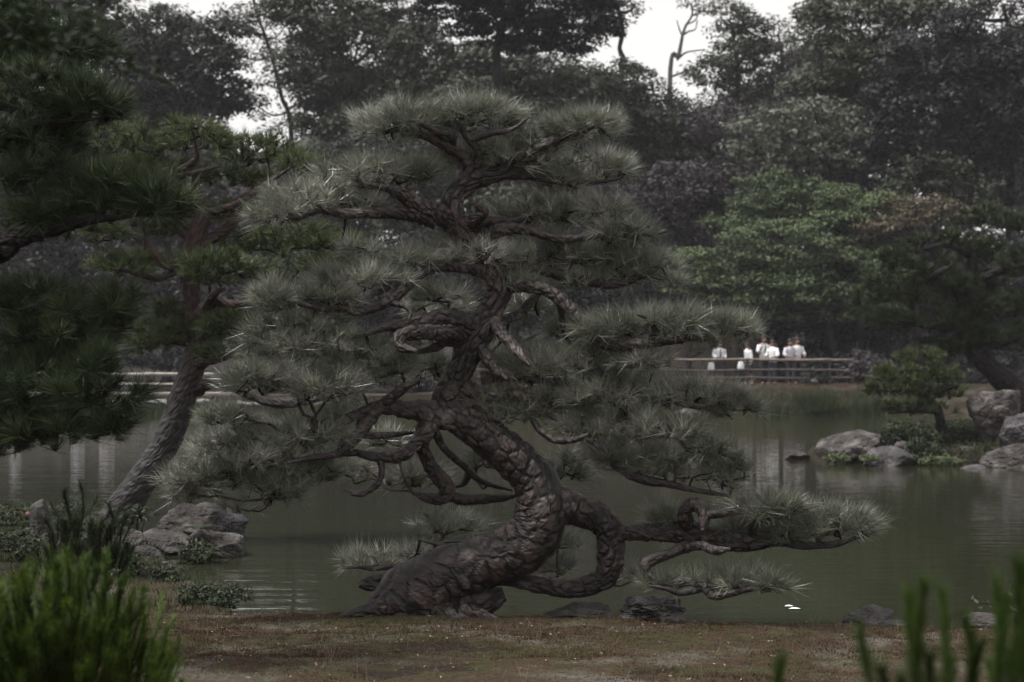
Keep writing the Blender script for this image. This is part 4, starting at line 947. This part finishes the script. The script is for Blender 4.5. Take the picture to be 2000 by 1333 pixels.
    if tie:
        add('tie', [lathe(c0, [(.58, .008, .006, 0, -.076), (.61, .017, .006, 0, -.078), (.72, .013, .006, 0, -.086), (.80, .010, .008, 0, -.066), (.82, .012, .01, 0, -.05)], 6)], 'tie')
    for nm in 'lr':
        j = J['an' + nm]; add('shoe', [lathe(c0, [(0, .026, .062, j[0], j[1] - .03), (.02, .027, .060, j[0], j[1] - .028), (.038, .022, .038, j[0], j[1] - .005), (.06, .02, .02, j[0], j[1])], 10)], 'shoe' if girl else 'shoe_dark')
    return root
person('student in white sailor blouse and navy skirt standing apart at the left, neckerchief hanging down', 1405, 61.2, 1.56, 10, True, 'bent', 0.10, True)
person('student in white sailor blouse with a long ponytail, bent forward near the tall man', 1464, 61.2, 1.52, -70, True, 'down', 0.16, False, tail=True)
person('tall man in white shirt and dark tie with a hand raised to his face', 1492, 61.9, 1.78, 15, False, 'face', 0.0, True)
person('shorter boy in white short-sleeved shirt right beside the man in the tie', 1510, 61.1, 1.60, -45, False, 'rail', 0.05)
person('boy in pale lilac shirt leaning on the rail, left of the last pair', 1541, 61.1, 1.63, 30, False, 'rail', 0.08, False, 'shirt2')
person('boy in white shirt at the right end of the group, leaning on the rail', 1556, 61.7, 1.70, 20, False, 'rail', 0.05)
for i, (a, lab) in enumerate([(31, 'person whose white shirt shows as a fleck through the dark pine at left'), (152, 'person in white mostly hidden by the dark pine, left of the bamboo fence'),(209, 'person in white nearest the visible bamboo fence, hidden by pine needles')]):
    person(lab, a, 60.4 + 0.3 * (i % 3), 1.58 + 0.05 * (i % 3), 20 * (i % 4) - 30, i % 2 == 0, 'down' if i % 2 else 'bent', 0.03, shirt='shirt2', group='people on the left path behind the dark pine')

def handbag(label, px, py, D):
    b = P(px, py + 9, D); r = empty('bag', b, label, 'bag', 'white bags carried by the students')
    mobj('pouch', *lathe(b, [(0, .12, .06, 0, 0), (.02, .13, .065, 0, 0), (.15, .11, .05, 0, 0), (.25, .085, .035, 0, 0), (.27, .08, .03, 0, 0)], 14), M['bag'], r, True)
    for dy in (-.03, .03):
        t = np.linspace(0, math.pi, 9); c = np.stack([b[0] + .07 * np.cos(t), b[1] + dy + t * 0, b[2] + .27 + .13 * np.sin(t)], 1)
        mobj('strap', *tube(c, np.full(9, .01), 6)[:2], M['tie'], r, True)
handbag('white bag hanging beside the student who stands apart', 1389, 714, 61.0)
handbag('white bag hanging from the hand of the ponytailed student', 1447, 712, 61.0)

# ------------------------------------------------------------------ far bank planting
def grass_clump(label, px, py, D, n, hgt, rad, m='grass', name='iris_clump', lean=.35, top=True, w=0.012):
    c = P(px, py, D); c[2] = max(gz(c[0], c[1]), -0.05) if top else c[2]
    b = c + np.stack([RNG.normal(size=n) * rad, RNG.normal(size=n) * rad * .6, np.zeros(n)], 1)
    d = np.stack([RNG.normal(size=n) * lean, RNG.normal(size=n) * lean, np.ones(n)], 1) + (b - c) * 0.5
    V, F = needles(b, d, hgt * RNG.uniform(.5, 1.1, n), w)
    e = empty(name, c, label, 'plant', 'clumps of waterside grass'); o = mobj('blades', V, F, M[m], e); o['kind'] = 'stuff'; return e
grass_clump('tall iris clump at the water edge below the people', 1598, 812, 56.3, 700, 0.95, 0.33, w=.022)
grass_clump('low grass clump left of the iris, at the far water edge', 1520, 815, 56.2, 300, 0.42, 0.4, w=.02)
grass_clump('spiky grass clump between the iris and the little island pine', 1690, 815, 56.0, 450, 0.8, 0.4, w=.022)
grass_clump('grass clump standing in water by the left bank near the red trunk', 270, 830, 55.8, 500, 0.7, 0.6, w=.022)
# grass strip along the far shore
n = 26000; gx = RNG.uniform(-22, 14, n); gy = 56.0 + RNG.uniform(0, 1, n) ** 1.6 * 2.2; gzv = height(gx, gy); ok = gzv > -0.06
b = np.stack([gx, gy, np.maximum(gzv, -0.03)], 1)[ok]; hh = (0.12 + 0.22 * np.clip(n2(gx, gy, .5, 21) + .4, 0, 1) * np.where(gx < 3, .9, 1))[ok]
V, F = needles(b, np.stack([RNG.normal(size=len(b)) * .3, RNG.normal(size=len(b)) * .3, np.ones(len(b))], 1), hh * RNG.uniform(.6, 1.2, len(b)), 0.02)
tag(mobj('shore_grass', V, F, M['grass']), 'strip of green grass along the far water edge', 'grass', kind='stuff')

def shrub(label, px, py, rx, ry, D, m, leaf, n=None, name='shrub', group=None, ground=True, cover=3.2, clump=.35, flat=.7, cat='shrub', layered=False):
    kq = D / FPX; c = P(px, py, D); base = c.copy(); base[2] = gz(c[0], c[1]) if ground else c[2] - ry * kq
    root = empty(name, base, label, cat, group)
    V, F = crown_leaves([(c, (rx * kq, rx * kq * .75, ry * kq))], leaf, cover, flat, clump, .35, layered)
    o = mobj('foliage', V, F, M[m], root); o['kind'] = 'stuff'
    for s in range(5):
        a = base + np.array([RNG.normal() * .1 * rx * kq, RNG.normal() * .1 * rx * kq, -.03]); e = c + np.array([RNG.uniform(-.7, .7) * rx * kq, RNG.uniform(-.4, .4) * rx * kq, ry * kq * .3])
        t = catmull(np.array([(*a, .02 * rx * kq + .004), (*((a + e) / 2 + RNG.normal(size=3) * .05 * rx * kq), .015 * rx * kq + .003), (*e, .004)]), .1 * rx * kq + .02)
        mobj('stem', *tube(t[:, :3], t[:, 3], 6)[:2], M['twig'], root)
    return root
GH = 'dark bushes along the far path'
for i, (a, b_, rx, ry, D, m, lab) in enumerate([
    (950, 668, 60, 26, 70, 'lf_clip', 'pale clipped azalea mound glimpsed left of the old pine trunk gap'), (1035, 676, 60, 22, 69, 'lf_clip', 'pale clipped azalea mound seen through the right gap in the old pine'),
    (1125, 684, 50, 18, 69, 'lf_clip', 'low pale clipped mound next to the brown board wall'),
    (1620, 735, 36, 22, 61.5, 'lf_black', 'black bush over the end of the rail fence'), (1690, 720, 46, 34, 60.5, 'lf_purple', 'greyish bush at the right end of the fence'), (1650, 700, 30, 20, 62, 'lf_black', 'small dark bush behind the fence end'),
    (1590, 745, 26, 14, 59.5, 'lf_black', 'little dark bush under the rail by the last boys'), (650, 760, 60, 30, 62, 'lf_dark', 'dark bush on the lawn behind the old pine'), (820, 740, 90, 34, 64, 'lf_black', 'wide dark bush at centre behind the old pine'),
    (560, 735, 60, 30, 64, 'lf_dark', 'dark bush right of the red trunk'), (300, 700, 90, 26, 65, 'lf_black', 'dark bush behind the bamboo fence'), (700, 800, 50, 16, 57.2, 'lf_pond', 'low green bush at the far water edge, left of centre'),
    (430, 795, 60, 14, 57.0, 'lf_pond', 'low green planting right of the red trunk at the water edge'), (1380, 775, 50, 16, 57.5, 'lf_dark', 'dark low bush at the foot of the slope below the fence'), (1730, 730, 60, 40, 63, 'lf_black', 'black bush behind the islet pine, left part'), (1830, 720, 70, 50, 64, 'lf_black', 'big black bush behind the islet pine'), (1930, 740, 70, 50, 62, 'lf_black', 'black bush beyond the leaning trunk at the right edge'), (1600, 700, 50, 40, 67, 'lf_black', 'black bush right behind the last boys'),
    (1450, 690, 30, 60, 67.5, 'lf_black', 'narrow dark bush beside the board wall')]):
    shrub(lab, a, b_, rx, ry, D, m, .09, group=GH)
st = Pine('slender_tree', 60.6, 'small dark slender tree with a bent stem in front of the board wall', base=(1338, 750), bark='bark_dark', needle='needle_far', group='trees standing behind the pond')
st.limb([(1325, 752, 9), (1332, 735, 8), (1345, 715, 6), (1345, 690, 5), (1350, 665, 4), (1348, 640, 3)], 0, name='trunk')
st.limb([(1345, 700, 4), (1365, 690, 3), (1378, 685, 2)], -.2)
for e in [(1355, 640, 40, 22), (1372, 688, 18, 14), (1330, 625, 40, 20)]: st.pad(*e, nl=.2, nn=18, nw=.02, spacing=6, reach=.4, twig=3)

# ------------------------------------------------------------------ boulders
def rock(label, px, py, rx, ry, D, m='rock', seed=1, sub=5, name='boulder', depth=.8, cuts=14, rough=.12, group='boulders', z=None):
    kq = D / FPX; c = P(px, py, D); V, F = rock_mesh(c, (rx * kq, rx * kq * depth, ry * kq), seed, sub, cuts, rough)
    return tag(mobj(name, V, F, M[m], loc=(c[0], c[1], c[2] - ry * kq), smooth=False), label, 'rock', group)
GL = 'boulders at the left bank'
rock('tall dark lichened boulder at the left bank, highest of the pile', 365, 1022, 66, 46, 15.2, 'rock', 11, group=GL, sub=5)
rock('purple-grey boulder behind the pile, its smooth side facing the water', 425, 1030, 62, 42, 15.9, 'rock_purple', 12, group=GL)
rock('big rounded boulder standing in the water at the right end of the left pile', 425, 1066, 62, 36, 14.4, 'rock', 29, group=GL)
rock('dark low boulder in the middle of the left pile', 330, 1066, 52, 32, 14.6, 'rock_dark', 14, group=GL)
rock('flat lichened boulder at the left end of the pile below the red trunk', 240, 1058, 62, 32, 14.2, 'rock', 15, group=GL)
rock('split dark boulder below the pile next to the green foreground pine', 295, 1100, 42, 40, 13.2, 'rock_dark', 16, group=GL)
rock('weathered dark stone standing like a stump at the left bank', 82, 1035, 26, 46, 13.8, 'rock_dark', 17, group=GL)
rock('small grey stone between the stump-like stone and the dwarf pine', 110, 1055, 26, 18, 13.2, 'rock', 18, group=GL, sub=4)
GN = 'stones along the near bank'
rock('flat grey stone in the water behind the moss, left of the knobbly one', 1130, 1197, 66, 17, 10.25, 'rock', 21, group=GN, rough=.16)
rock('knobbly dark eroded stone on the near bank under the hooked branch', 1272, 1194, 84, 34, 10.05, 'rock_dark', 52, group=GN, rough=.30, cuts=16, sub=6)
rock('rounded dark stone at the right part of the near bank', 1690, 1212, 55, 25, 10.0, 'rock_dark', 33, group=GN, rough=.2)
rock('low dark stone right beside the rounded one on the near bank', 1745, 1222, 40, 15, 9.9, 'rock_dark', 24, group=GN, sub=4)
rock('pale grey stone behind the blurred shoots at lower right', 1925, 1217, 40, 18, 9.9, 'rock', 25, group=GN)
rock('upright stone slab propping the trunk of the old pine', 938, 1185, 38, 44, 10.15, 'rock_dark', 26, group=GN, cuts=7, rough=.05, depth=.5)
rock('tiny pale stone at the root tip of the old pine', 779, 1228, 12, 9, 9.55, 'rock', 27, group=GN, sub=4)
GI = 'boulders of the islet at right'
rock('low dark rock alone in the water left of the islet', 1552, 893, 30, 15, 29.5, 'rock_dark', 31, group=GI, sub=5)
rock('wide sloping mossy boulder at the left end of the islet', 1672, 882, 66, 44, 28.6, 'rock', 32, group=GI)
rock('blocky pale grey boulder in front of the mossy sloping one', 1725, 905, 49, 28, 27.6, 'rock_purple', 43, group=GI)
rock('small round stone wedged beside the blocky boulder', 1762, 878, 14, 14, 27.9, 'rock', 34, group=GI, sub=4)
rock('brown-grey ledge rock among the ferns of the islet', 1885, 896, 48, 30, 28.4, 'rock_dark', 35, group=GI)
rock('low rock with wet edge in the water in front of the ledge', 1895, 924, 46, 14, 26.8, 'rock_purple', 36, group=GI)
rock('smooth pale boulder at the right edge of the islet waterline', 1985, 905, 58, 32, 27.2, 'rock', 37, group=GI)
rock('large leaning boulder at the top of the islet by the right edge', 1955, 806, 58, 54, 28.9, 'rock', 38, group=GI)
rock('pale cracked boulder under the large leaning one', 1988, 848, 46, 46, 28.0, 'rock_purple', 39, group=GI)
rock('round grey rock at the far shore seen through the old pine needles', 1345, 812, 34, 18, 55.5, 'rock', 40, group='small stones of the far bank', sub=4)
rock('little pale stone on the slope left of the iris clump', 1584, 779, 6, 7, 57.5, 'rock_purple', 41, group='small stones of the far bank', sub=3)
rock('little pale stone under the end of the rail fence', 1590, 745, 7, 6, 58.9, 'rock_purple', 42, group='small stones of the far bank', sub=3)
rock('small grey stone on the left lawn beside the red trunk', 398, 792, 5, 4, 57.2, 'rock_purple', 44, group='small stones of the far bank', sub=3)

# ------------------------------------------------------------------ islet planting
def shoots_shrub(name, label, D, base, shoots, m, group=None, cat='shrub', nl=.05, w=.0022, per=120, ang=.5, stem_r=.006, kind_join=None):
    """young pine: upright candles feathered with short needles. shoots: (x0,y0,x1,y1,dd) in px"""
    b = P(base[0], base[1], D); root = empty(name, b, label, cat, group)
    for (x0, y0, x1, y1, dd) in shoots:
        A, B = P(x0, y0, D + dd * .3), P(x1, y1, D + dd); L = np.linalg.norm(B - A)
        mid = (A + B) / 2 + RNG.normal(size=3) * .04 * L
        c = catmull(np.array([(*A, stem_r), (*mid, stem_r * .8), (*B, stem_r * .4)]), L / 12)
        o = mobj('shoot', *tube(c[:, :3], c[:, 3], 5)[:2], M['twig'], root)
        n = max(8, int(per * L / .25)); t = RNG.uniform(.0, 1, n) ** .8
        pos = np.stack([np.interp(t * (len(c) - 1), np.arange(len(c)), c[:, i]) for i in range(3)], 1)
        ax = unit(B - A)[None].repeat(n, 0); u = unit(np.cross(ax, unit(RNG.normal(size=(n, 3))))); th = ang * RNG.uniform(.6, 1.3, (n, 1))
        V, F = needles(pos, ax * np.cos(th) + u * np.sin(th), nl * RNG.uniform(.7, 1.15, n), w)
        f = mobj('needles', V - np.array(root['_o']), F, M[m], None); f.parent = o; f['kind'] = 'stuff'
    return root
def rshoots(n, cx, by, rx, top, hmin, hmax, dd, fan=.35, jit=12):
    out = []
    for i in range(n):
        a = RNG.uniform(-1, 1); h = RNG.uniform(hmin, hmax); yt = top + (by - top) * (1 - math.sqrt(max(0, 1 - (a * .92) ** 2))) + RNG.uniform(0, 1) ** .8 * (by - top) * .95
        x1 = cx + a * rx + RNG.normal() * jit
        out.append((x1 - a * h * fan + RNG.normal() * 4, yt + h, x1, yt, RNG.uniform(-dd, dd)))
    return out
z = Pine('young_pine', 29.0, 'small rounded green pine with a thin bent stem on the islet', base=(1842, 858), bark='bark_dark', needle='needle_red')
z.limb([(1843, 862, 11), (1838, 830, 9), (1830, 800, 8), (1800, 765, 6), (1780, 725, 4)], 0, name='trunk')
z.limb([(1832, 805, 5), (1790, 802, 4), (1735, 808, 3)], -.2); z.limb([(1815, 780, 5), (1845, 762, 4), (1872, 752, 3)], -.2); z.limb([(1803, 768, 5), (1760, 765, 4), (1712, 762, 3)], -.2)
for e in [(1795, 705, 60, 22), (1750, 735, 60, 24), (1830, 735, 55, 24), (1725, 765, 40, 20), (1785, 765, 70, 24), (1855, 770, 40, 20), (1800, 800, 80, 18), (1735, 798, 40, 16)]:
    z.pad(*e, nl=.13, nn=26, nw=.013, spacing=6.5, reach=.2, twig=2, up=1.0, spread=(.1, .9))
GIs = 'low plants of the islet'
for a, b_, rx, ry, D, m, lf, lab in [(1780, 846, 60, 22, 28.6, 'lf_pond', .035, 'dark green ground shrub under the islet pine, left part'), (1860, 850, 60, 24, 29.6, 'lf_pond', .035, 'grassy shrub right of the islet pine stem'),
    (1800, 885, 50, 26, 28.0, 'lf_pond', .035, 'leafy mound between the blocky boulder and the ledge rock'), (1745, 860, 50, 16, 28.6, 'lf_dark', .03, 'dark creeping shrub on top of the sloping boulder'),
    (1640, 897, 30, 10, 27.9, 'lf_fern', .03, 'yellow-green moss cushion at the foot of the sloping boulder'), (1700, 898, 20, 8, 27.4, 'lf_fern', .03, 'small moss cushion between the two left islet boulders'),
    (1840, 905, 40, 14, 27.5, 'lf_fern', .035, 'fern patch over the dark islet waterline'), (1905, 868, 40, 18, 29.4, 'lf_pond', .035, 'green shrub behind the pale boulders on the islet')]:
    shrub(lab, a, b_, rx, ry, D, m, lf, group=GIs, cat='plant', cover=3.5)
def fern(label, px, py, D, n, L, m='lf_fern', group='ferns of the islet'):
    c = P(px, py, D); root = empty('fern', c, label, 'fern', group)
    for i in range(n):
        a = RNG.uniform(0, 2 * math.pi); e = np.array([math.cos(a), math.sin(a) * .6, .5]) * L * RNG.uniform(.7, 1.1)
        t = np.linspace(0, 1, 12)[:, None]; c3 = c + e * t + np.array([0, 0, -.5 * L]) * t ** 2
        tan = unit(np.gradient(c3, axis=0)); sd_ = unit(np.cross(tan, [0, 0, 1])); Vs = []
        for s in (-1, 1):
            w = (L * .25 * np.sin(np.pi * np.clip(t * .9 + .08, 0, 1)))
            Vs.append(np.stack([c3, c3 + tan * L * .05, c3 + sd_ * s * w + tan * L * .03], 1).reshape(-1, 3))
        V = np.concatenate(Vs); mobj('frond', V, np.arange(len(V)).reshape(-1, 3), M[m], root)
fern('pale fern arching over the dark rock edge of the islet', 1838, 900, 27.2, 9, .42); fern('second fern right of the first, by the low wet rock', 1868, 905, 27.0, 7, .36); fern('fern leaning out beside the blocky boulder', 1772, 893, 27.3, 7, .3)
grass_clump('upright grass tuft on the islet behind the small pine stem', 1890, 862, 29.3, 260, .42, .3, name='grass_clump', w=.009)
fern('fern sprouting over the left boulder pile', 385, 1035, 14.2, 10, .28, 'lf_pond', 'ferns on the left boulders'); fern('fern at the waterline under the left boulders', 405, 1085, 13.9, 9, .25, 'lf_pond', 'ferns on the left boulders')
shrub('small pale-flowered weed between red trunk and lichened boulder', 270, 1010, 24, 20, 14.8, 'lf_pond', .022, cat='plant', name='weed')
shrub('dark leafy shrub hanging at the foot of the left boulders', 375, 1085, 36, 24, 13.9, 'lf_pond', .02, name='shrub')
a = shrub('low azalea with one pink flower at the far left bank', 20, 1012, 60, 18, 15.5, 'lf_pond', .026, name='azalea')
fl = []
for i in range(5):
    t = 2 * math.pi * i / 5; c = P(54, 1003, 15.2); fl.append(leaves(np.array([c + np.array([math.cos(t), -.3, math.sin(t)]) * .01]), np.array([[math.cos(t) * .3, -1, math.sin(t) * .3]]), .011, True, .8))
mobj('flower', *join(fl), M['pink'], a)

# ------------------------------------------------------------------ near bank
GB = 'shrubs of the left bank'
for a, b_, rx, ry, D, lab in [(40, 1060, 60, 26, 12.6, 'dark shrub at the far left edge above the green foreground pine'), (165, 1052, 60, 26, 13.2, 'dark shrub between the dwarf pine and the flat boulder'), (320, 1130, 40, 24, 11.8, 'dark shrub between the low azalea and the boulders'), (235, 1105, 60, 26, 11.9, 'dark shrub under the flat lichened boulder'), (140, 1000, 50, 16, 16.8, 'dark low shrub behind the dwarf pine at the water')]:
    shrub(lab, a, b_, rx, ry, D, 'lf_pond', .02, group=GB)
shrub('low dense green azalea at the left end of the mossy bank', 415, 1166, 76, 24, 10.7, 'lf_pond', .016, cover=4.5, clump=.3)
# moss and grass blades
def blades(name, label, n, x0, x1, y0, y1, h0, h1, m, w, mask=None, seed=1):
    gx = RNG.uniform(x0, x1, n); gy = y0 + (y1 - y0) * RNG.uniform(0, 1, n); zz = height(gx, gy); ok = zz > 0.0
    if mask is not None: ok &= mask(gx, gy)
    gx, gy, zz = gx[ok], gy[ok], zz[ok]; b = np.stack([gx, gy, zz - .004], 1); hv = h0 + (h1 - h0) * np.clip(n2(gx, gy, 3.0, seed) * .8 + .5, 0, 1)
    V, F = needles(b, np.stack([RNG.normal(size=len(b)) * .45, RNG.normal(size=len(b)) * .45, np.ones(len(b))], 1), hv * RNG.uniform(.5, 1.2, len(b)), w)
    return tag(mobj(name, V, F, M[m]), label, 'moss' if 'moss' in name else 'grass', kind='stuff')
M['moss'] = mat('moss_tips', (0.050, 0.026, 0.016), (0.055, 0.060, 0.018), 1.3, rough=.8, spec=.15, c3=(0.060, 0.038, 0.024), stretch=(.6, 1.8, 1), detail=7)
M['litter'] = mat('brown_needle_litter', (0.06, 0.035, 0.022), (0.12, 0.075, 0.05), 5, rough=.8, spec=.2)
M['straw'] = mat('dry_grass_stalks', (0.16, 0.11, 0.07), (0.26, 0.20, 0.15), 5, rough=.8, spec=.2)
blades('moss', 'red-brown and green moss over the near bank', 230000, -4.0, 3.8, 6.9, 10.5, .008, .026, 'moss', .005, lambda x, y: n2(x, y, .9, 41) + .12 + (y - 8.4) * .45 > RNG.uniform(-.25, .25, len(x)))
blades('left_bank_grass', 'dark grass covering the left bank around the red pine', 50000, -8, -1.5, 10.3, 18.5, .03, .09, 'grass', .007)
blades('dry_grass', 'thin dry grass stalks on the near bank', 1500, -3.6, 3.6, 7.0, 10.0, .03, .13, 'straw', .0016)
blades('islet_grass', 'short dark grass over the islet at right', 24000, 5.6, 13.5, 27.4, 34, .05, .16, 'grass', .02)
blades('slope_grass', 'thin brown grass on the slope under the rail fence', 26000, -16, 12, 57, 60, .03, .10, 'litter', .02)
# leaf litter
n = 900; gx = RNG.uniform(-3.6, 3.6, n); gy = RNG.uniform(7, 10.2, n); V, F = leaves(np.stack([gx, gy, height(gx, gy) + .012], 1), np.stack([RNG.normal(size=n) * .4, RNG.normal(size=n) * .4, np.ones(n)], 1), .009, True, .5)
tag(mobj('leaf_litter', V, F, M['straw']), 'scattered dry leaf scraps on the bank', 'leaf litter', kind='stuff')
# fallen brown needles
n = 5000; gx = RNG.uniform(-3.6, 3.6, n); gy = RNG.uniform(7, 10.3, n); zz = height(gx, gy); ok = (zz > .02) & (RNG.uniform(size=n) < np.exp(-((gx + .3) / 1.8) ** 2) + .25)
b = np.stack([gx, gy, zz + .014], 1)[ok]; V, F = needles(b, np.stack([RNG.normal(size=len(b)), RNG.normal(size=len(b)), RNG.normal(size=len(b)) * .12], 1), .075, .0022)
tag(mobj('fallen_needles', V, F, M['litter']), 'fallen brown needles on the bank under the old pine', 'leaf litter', kind='stuff')
for i, (a, b_, s) in enumerate([(1541, 1186, 9), (1552, 1191, 12)]):
    D = CAMZ / (b_ - HOR) * FPX; c = P(a, b_, D); c[2] = .006
    t = np.linspace(-1, 1, 9); top = np.stack([c[0] + t * s * D / FPX, c[1] + .018 * (1 - t ** 2), c[2] + .006 * (1 - t ** 2)], 1); bot = np.stack([c[0] + t * s * D / FPX, c[1] - .018 * (1 - t ** 2), c[2] + .003 * (1 - t ** 2)], 1)
    V = np.vstack([top, bot]); j = np.arange(8); F = np.stack([j, j + 9, j + 10, j + 1], 1)
    tag(mobj('feather', V, F, M['feather'], loc=tuple(c)), ['short white feather floating on the pond, the upper of two', 'longer white feather floating on the pond, the lower of two'][i], 'feather', 'feathers floating on the pond')

# ------------------------------------------------------------------ foreground plants
shoots_shrub('young_pine', 'bright green young pine with upright shoots filling the lower left corner', 5.0, (120, 1390), rshoots(330, 150, 1320, 205, 1055, 60, 110, .45, fan=.4, jit=14) + rshoots(330, 50, 1380, 220, 1075, 60, 120, .5, fan=.35), 'needle_bright', nl=.038, w=.0019, per=240, ang=.56, stem_r=.0025)
shoots_shrub('dwarf_pine', 'small dark dwarf pine with bare upright tips in front of the red trunk', 8.5, (160, 1075), [(150, 1060, 165, 1000, 0), (120, 1050, 100, 985, .1), (160, 1010, 158, 945, 0), (165, 1010, 190, 970, .1), (140, 1030, 125, 960, -.1), (185, 1050, 215, 1000, 0), (210, 1045, 235, 990, .1), (225, 1045, 212, 985, 0), (200, 1060, 245, 1010, .1), (110, 1070, 85, 1010, 0), (170, 1060, 180, 1015, .1), (235, 1060, 250, 1005, -.1), (130, 1070, 140, 1010, 0)] + rshoots(90, 165, 1075, 85, 1000, 25, 45, .25), 'needle_dark', nl=.05, w=.0035, per=220, ang=.6, stem_r=.005)
shoots_shrub('pine_sapling', 'out-of-focus bright pine shoots close to the camera at the lower right corner', 2.5, (1900, 1480), [(1790, 1420, 1775, 1170, .1), (1800, 1420, 1805, 1150, 0), (1830, 1420, 1838, 1165, .1), (1880, 1440, 1885, 1215, 0), (1900, 1440, 1915, 1265, -.1), (1935, 1440, 1945, 1140, .1), (1985, 1440, 1990, 1110, 0), (1960, 1440, 1965, 1180, .1), (2010, 1440, 2015, 1120, 0), (1730, 1440, 1680, 1240, .1), (1745, 1440, 1720, 1310, 0), (1860, 1440, 1860, 1300, .1), (1770, 1440, 1760, 1330, 0), (1820, 1440, 1815, 1290, -.1), (1980, 1440, 1970, 1280, .1), (1930, 1440, 1930, 1300, .1)], 'needle_sapling', nl=.042, w=.0018, per=620, ang=.42, stem_r=.003)
shoots_shrub('pine_sapling', 'single blurred pine tip at the bottom edge right of centre', 2.5, (1535, 1480), [(1530, 1450, 1528, 1300, 0)], 'needle_sapling', nl=.04, w=.0018, per=620, ang=.42, stem_r=.003)
# leafy twig at the right edge
lt = empty('leafy_twig', P(2010, 1260, 7.5), 'thin twig with small glossy leaves at the right edge over the bank', 'twig')
for pts in ([(2010, 1260), (1985, 1210), (1960, 1185), (1915, 1178), (1895, 1172)], [(1990, 1215), (1975, 1160), (1995, 1110), (2010, 1090)], [(1965, 1190), (1955, 1150), (1960, 1130)]):
    c = catmull(np.array([(*P(a, b, 7.5), .004) for a, b in pts]), .02); mobj('stem', *tube(c[:, :3], c[:, 3], 5)[:2], M['twig'], lt)
    for i in range(2, len(c), 1):
        V, F = leaves(c[i:i + 1, :3] + RNG.normal(size=(1, 3)) * .018, RNG.normal(size=(1, 3)) + np.array([[0, -.5, 1.]]), .02, True, .5); mobj('leaf', V, F, M['lf_mid'], lt)

M['dark_stem'] = mat('dark_stem', (.01, .008, .007), (.016, .013, .011), 9, rough=.8)
# blurred maple sprays hanging in at the top left, close to the camera
mt = empty('maple_branch', P(-60, -80, 3.6), 'out-of-focus dark maple branch hanging in at the top left corner', 'branch')
for pts in ([(-60, -80), (60, -20), (160, 30), (240, 60)], [(60, -20), (180, 60), (260, 100), (345, 150)], [(-60, -60), (0, 40), (80, 100), (150, 120)], [(160, -40), (230, 0), (265, 20)]):
    c = catmull(np.array([(*P(a, b, 3.6), .002 - .0004 * i) for i, (a, b) in enumerate(pts)]), .03); mobj('stem', *tube(c[:, :3], c[:, 3], 5)[:2], M['dark_stem'], mt)
lobes = [(-2.3, .35), (-1.5, .7), (-.75, .95), (0, 1.05), (.75, .95), (1.5, .7), (2.3, .35)]
LV = [(0, 0, 0)]; LF = []
for a, l in lobes:
    b0, t, b1 = (math.sin(a - .3) * l * .45, math.cos(a - .3) * l * .45), (math.sin(a) * l, math.cos(a) * l), (math.sin(a + .3) * l * .45, math.cos(a + .3) * l * .45)
    n0 = len(LV); LV += [(*b0, 0.02), (*t, -.08), (*b1, 0.02)]; LF += [(0, n0, n0 + 1), (0, n0 + 1, n0 + 2)]
lm = mesh_data('leaf', np.array(LV), np.array(LF), M['lf_near_maple'])
clus = [(60, 40, 90, 50, 60), (150, 60, 80, 60, 60), (190, 20, 70, 35, 40), (230, 120, 60, 30, 26), (290, 130, 50, 18, 18), (330, 150, 25, 10, 8), (250, 20, 30, 25, 16), (30, 110, 80, 30, 26)]
for cx, cy, rx, ry, n in clus:
    for i in range(n):
        o = bpy.data.objects.new('leaf', lm); COL.objects.link(o); o.parent = mt
        w = P(cx + RNG.normal() * rx * .6, cy + RNG.normal() * ry * .6, 3.6 + RNG.uniform(-.25, .35)) - np.array(mt['_o'])
        o.location = [float(v) for v in w]; s = RNG.uniform(.014, .024); o.scale = (s, s, s); o.rotation_euler = (RNG.uniform(-1.3, .6), RNG.uniform(-.6, .6), RNG.uniform(0, 6.28))

# ------------------------------------------------------------------ air
hz = bpy.data.materials.new('thin_haze'); hz.use_nodes = True
for nd in list(hz.node_tree.nodes):
    if nd.type == 'BSDF_PRINCIPLED': hz.node_tree.nodes.remove(nd)
pv = hz.node_tree.nodes.new('ShaderNodeVolumePrincipled'); pv.inputs['Color'].default_value = (.95, .94, 1, 1); pv.inputs['Density'].default_value = 0.00036
hz.node_tree.links.new(pv.outputs[0], hz.node_tree.nodes['Material Output'].inputs['Volume'])
V, F = boxm((0, 280, 22), (325, 345, 24)); 
tag(mobj('haze', V, F, hz), kind='stuff')
for o in S.objects:
    if '_o' in o: del o['_o']
    if '_H' in o: del o['_H']
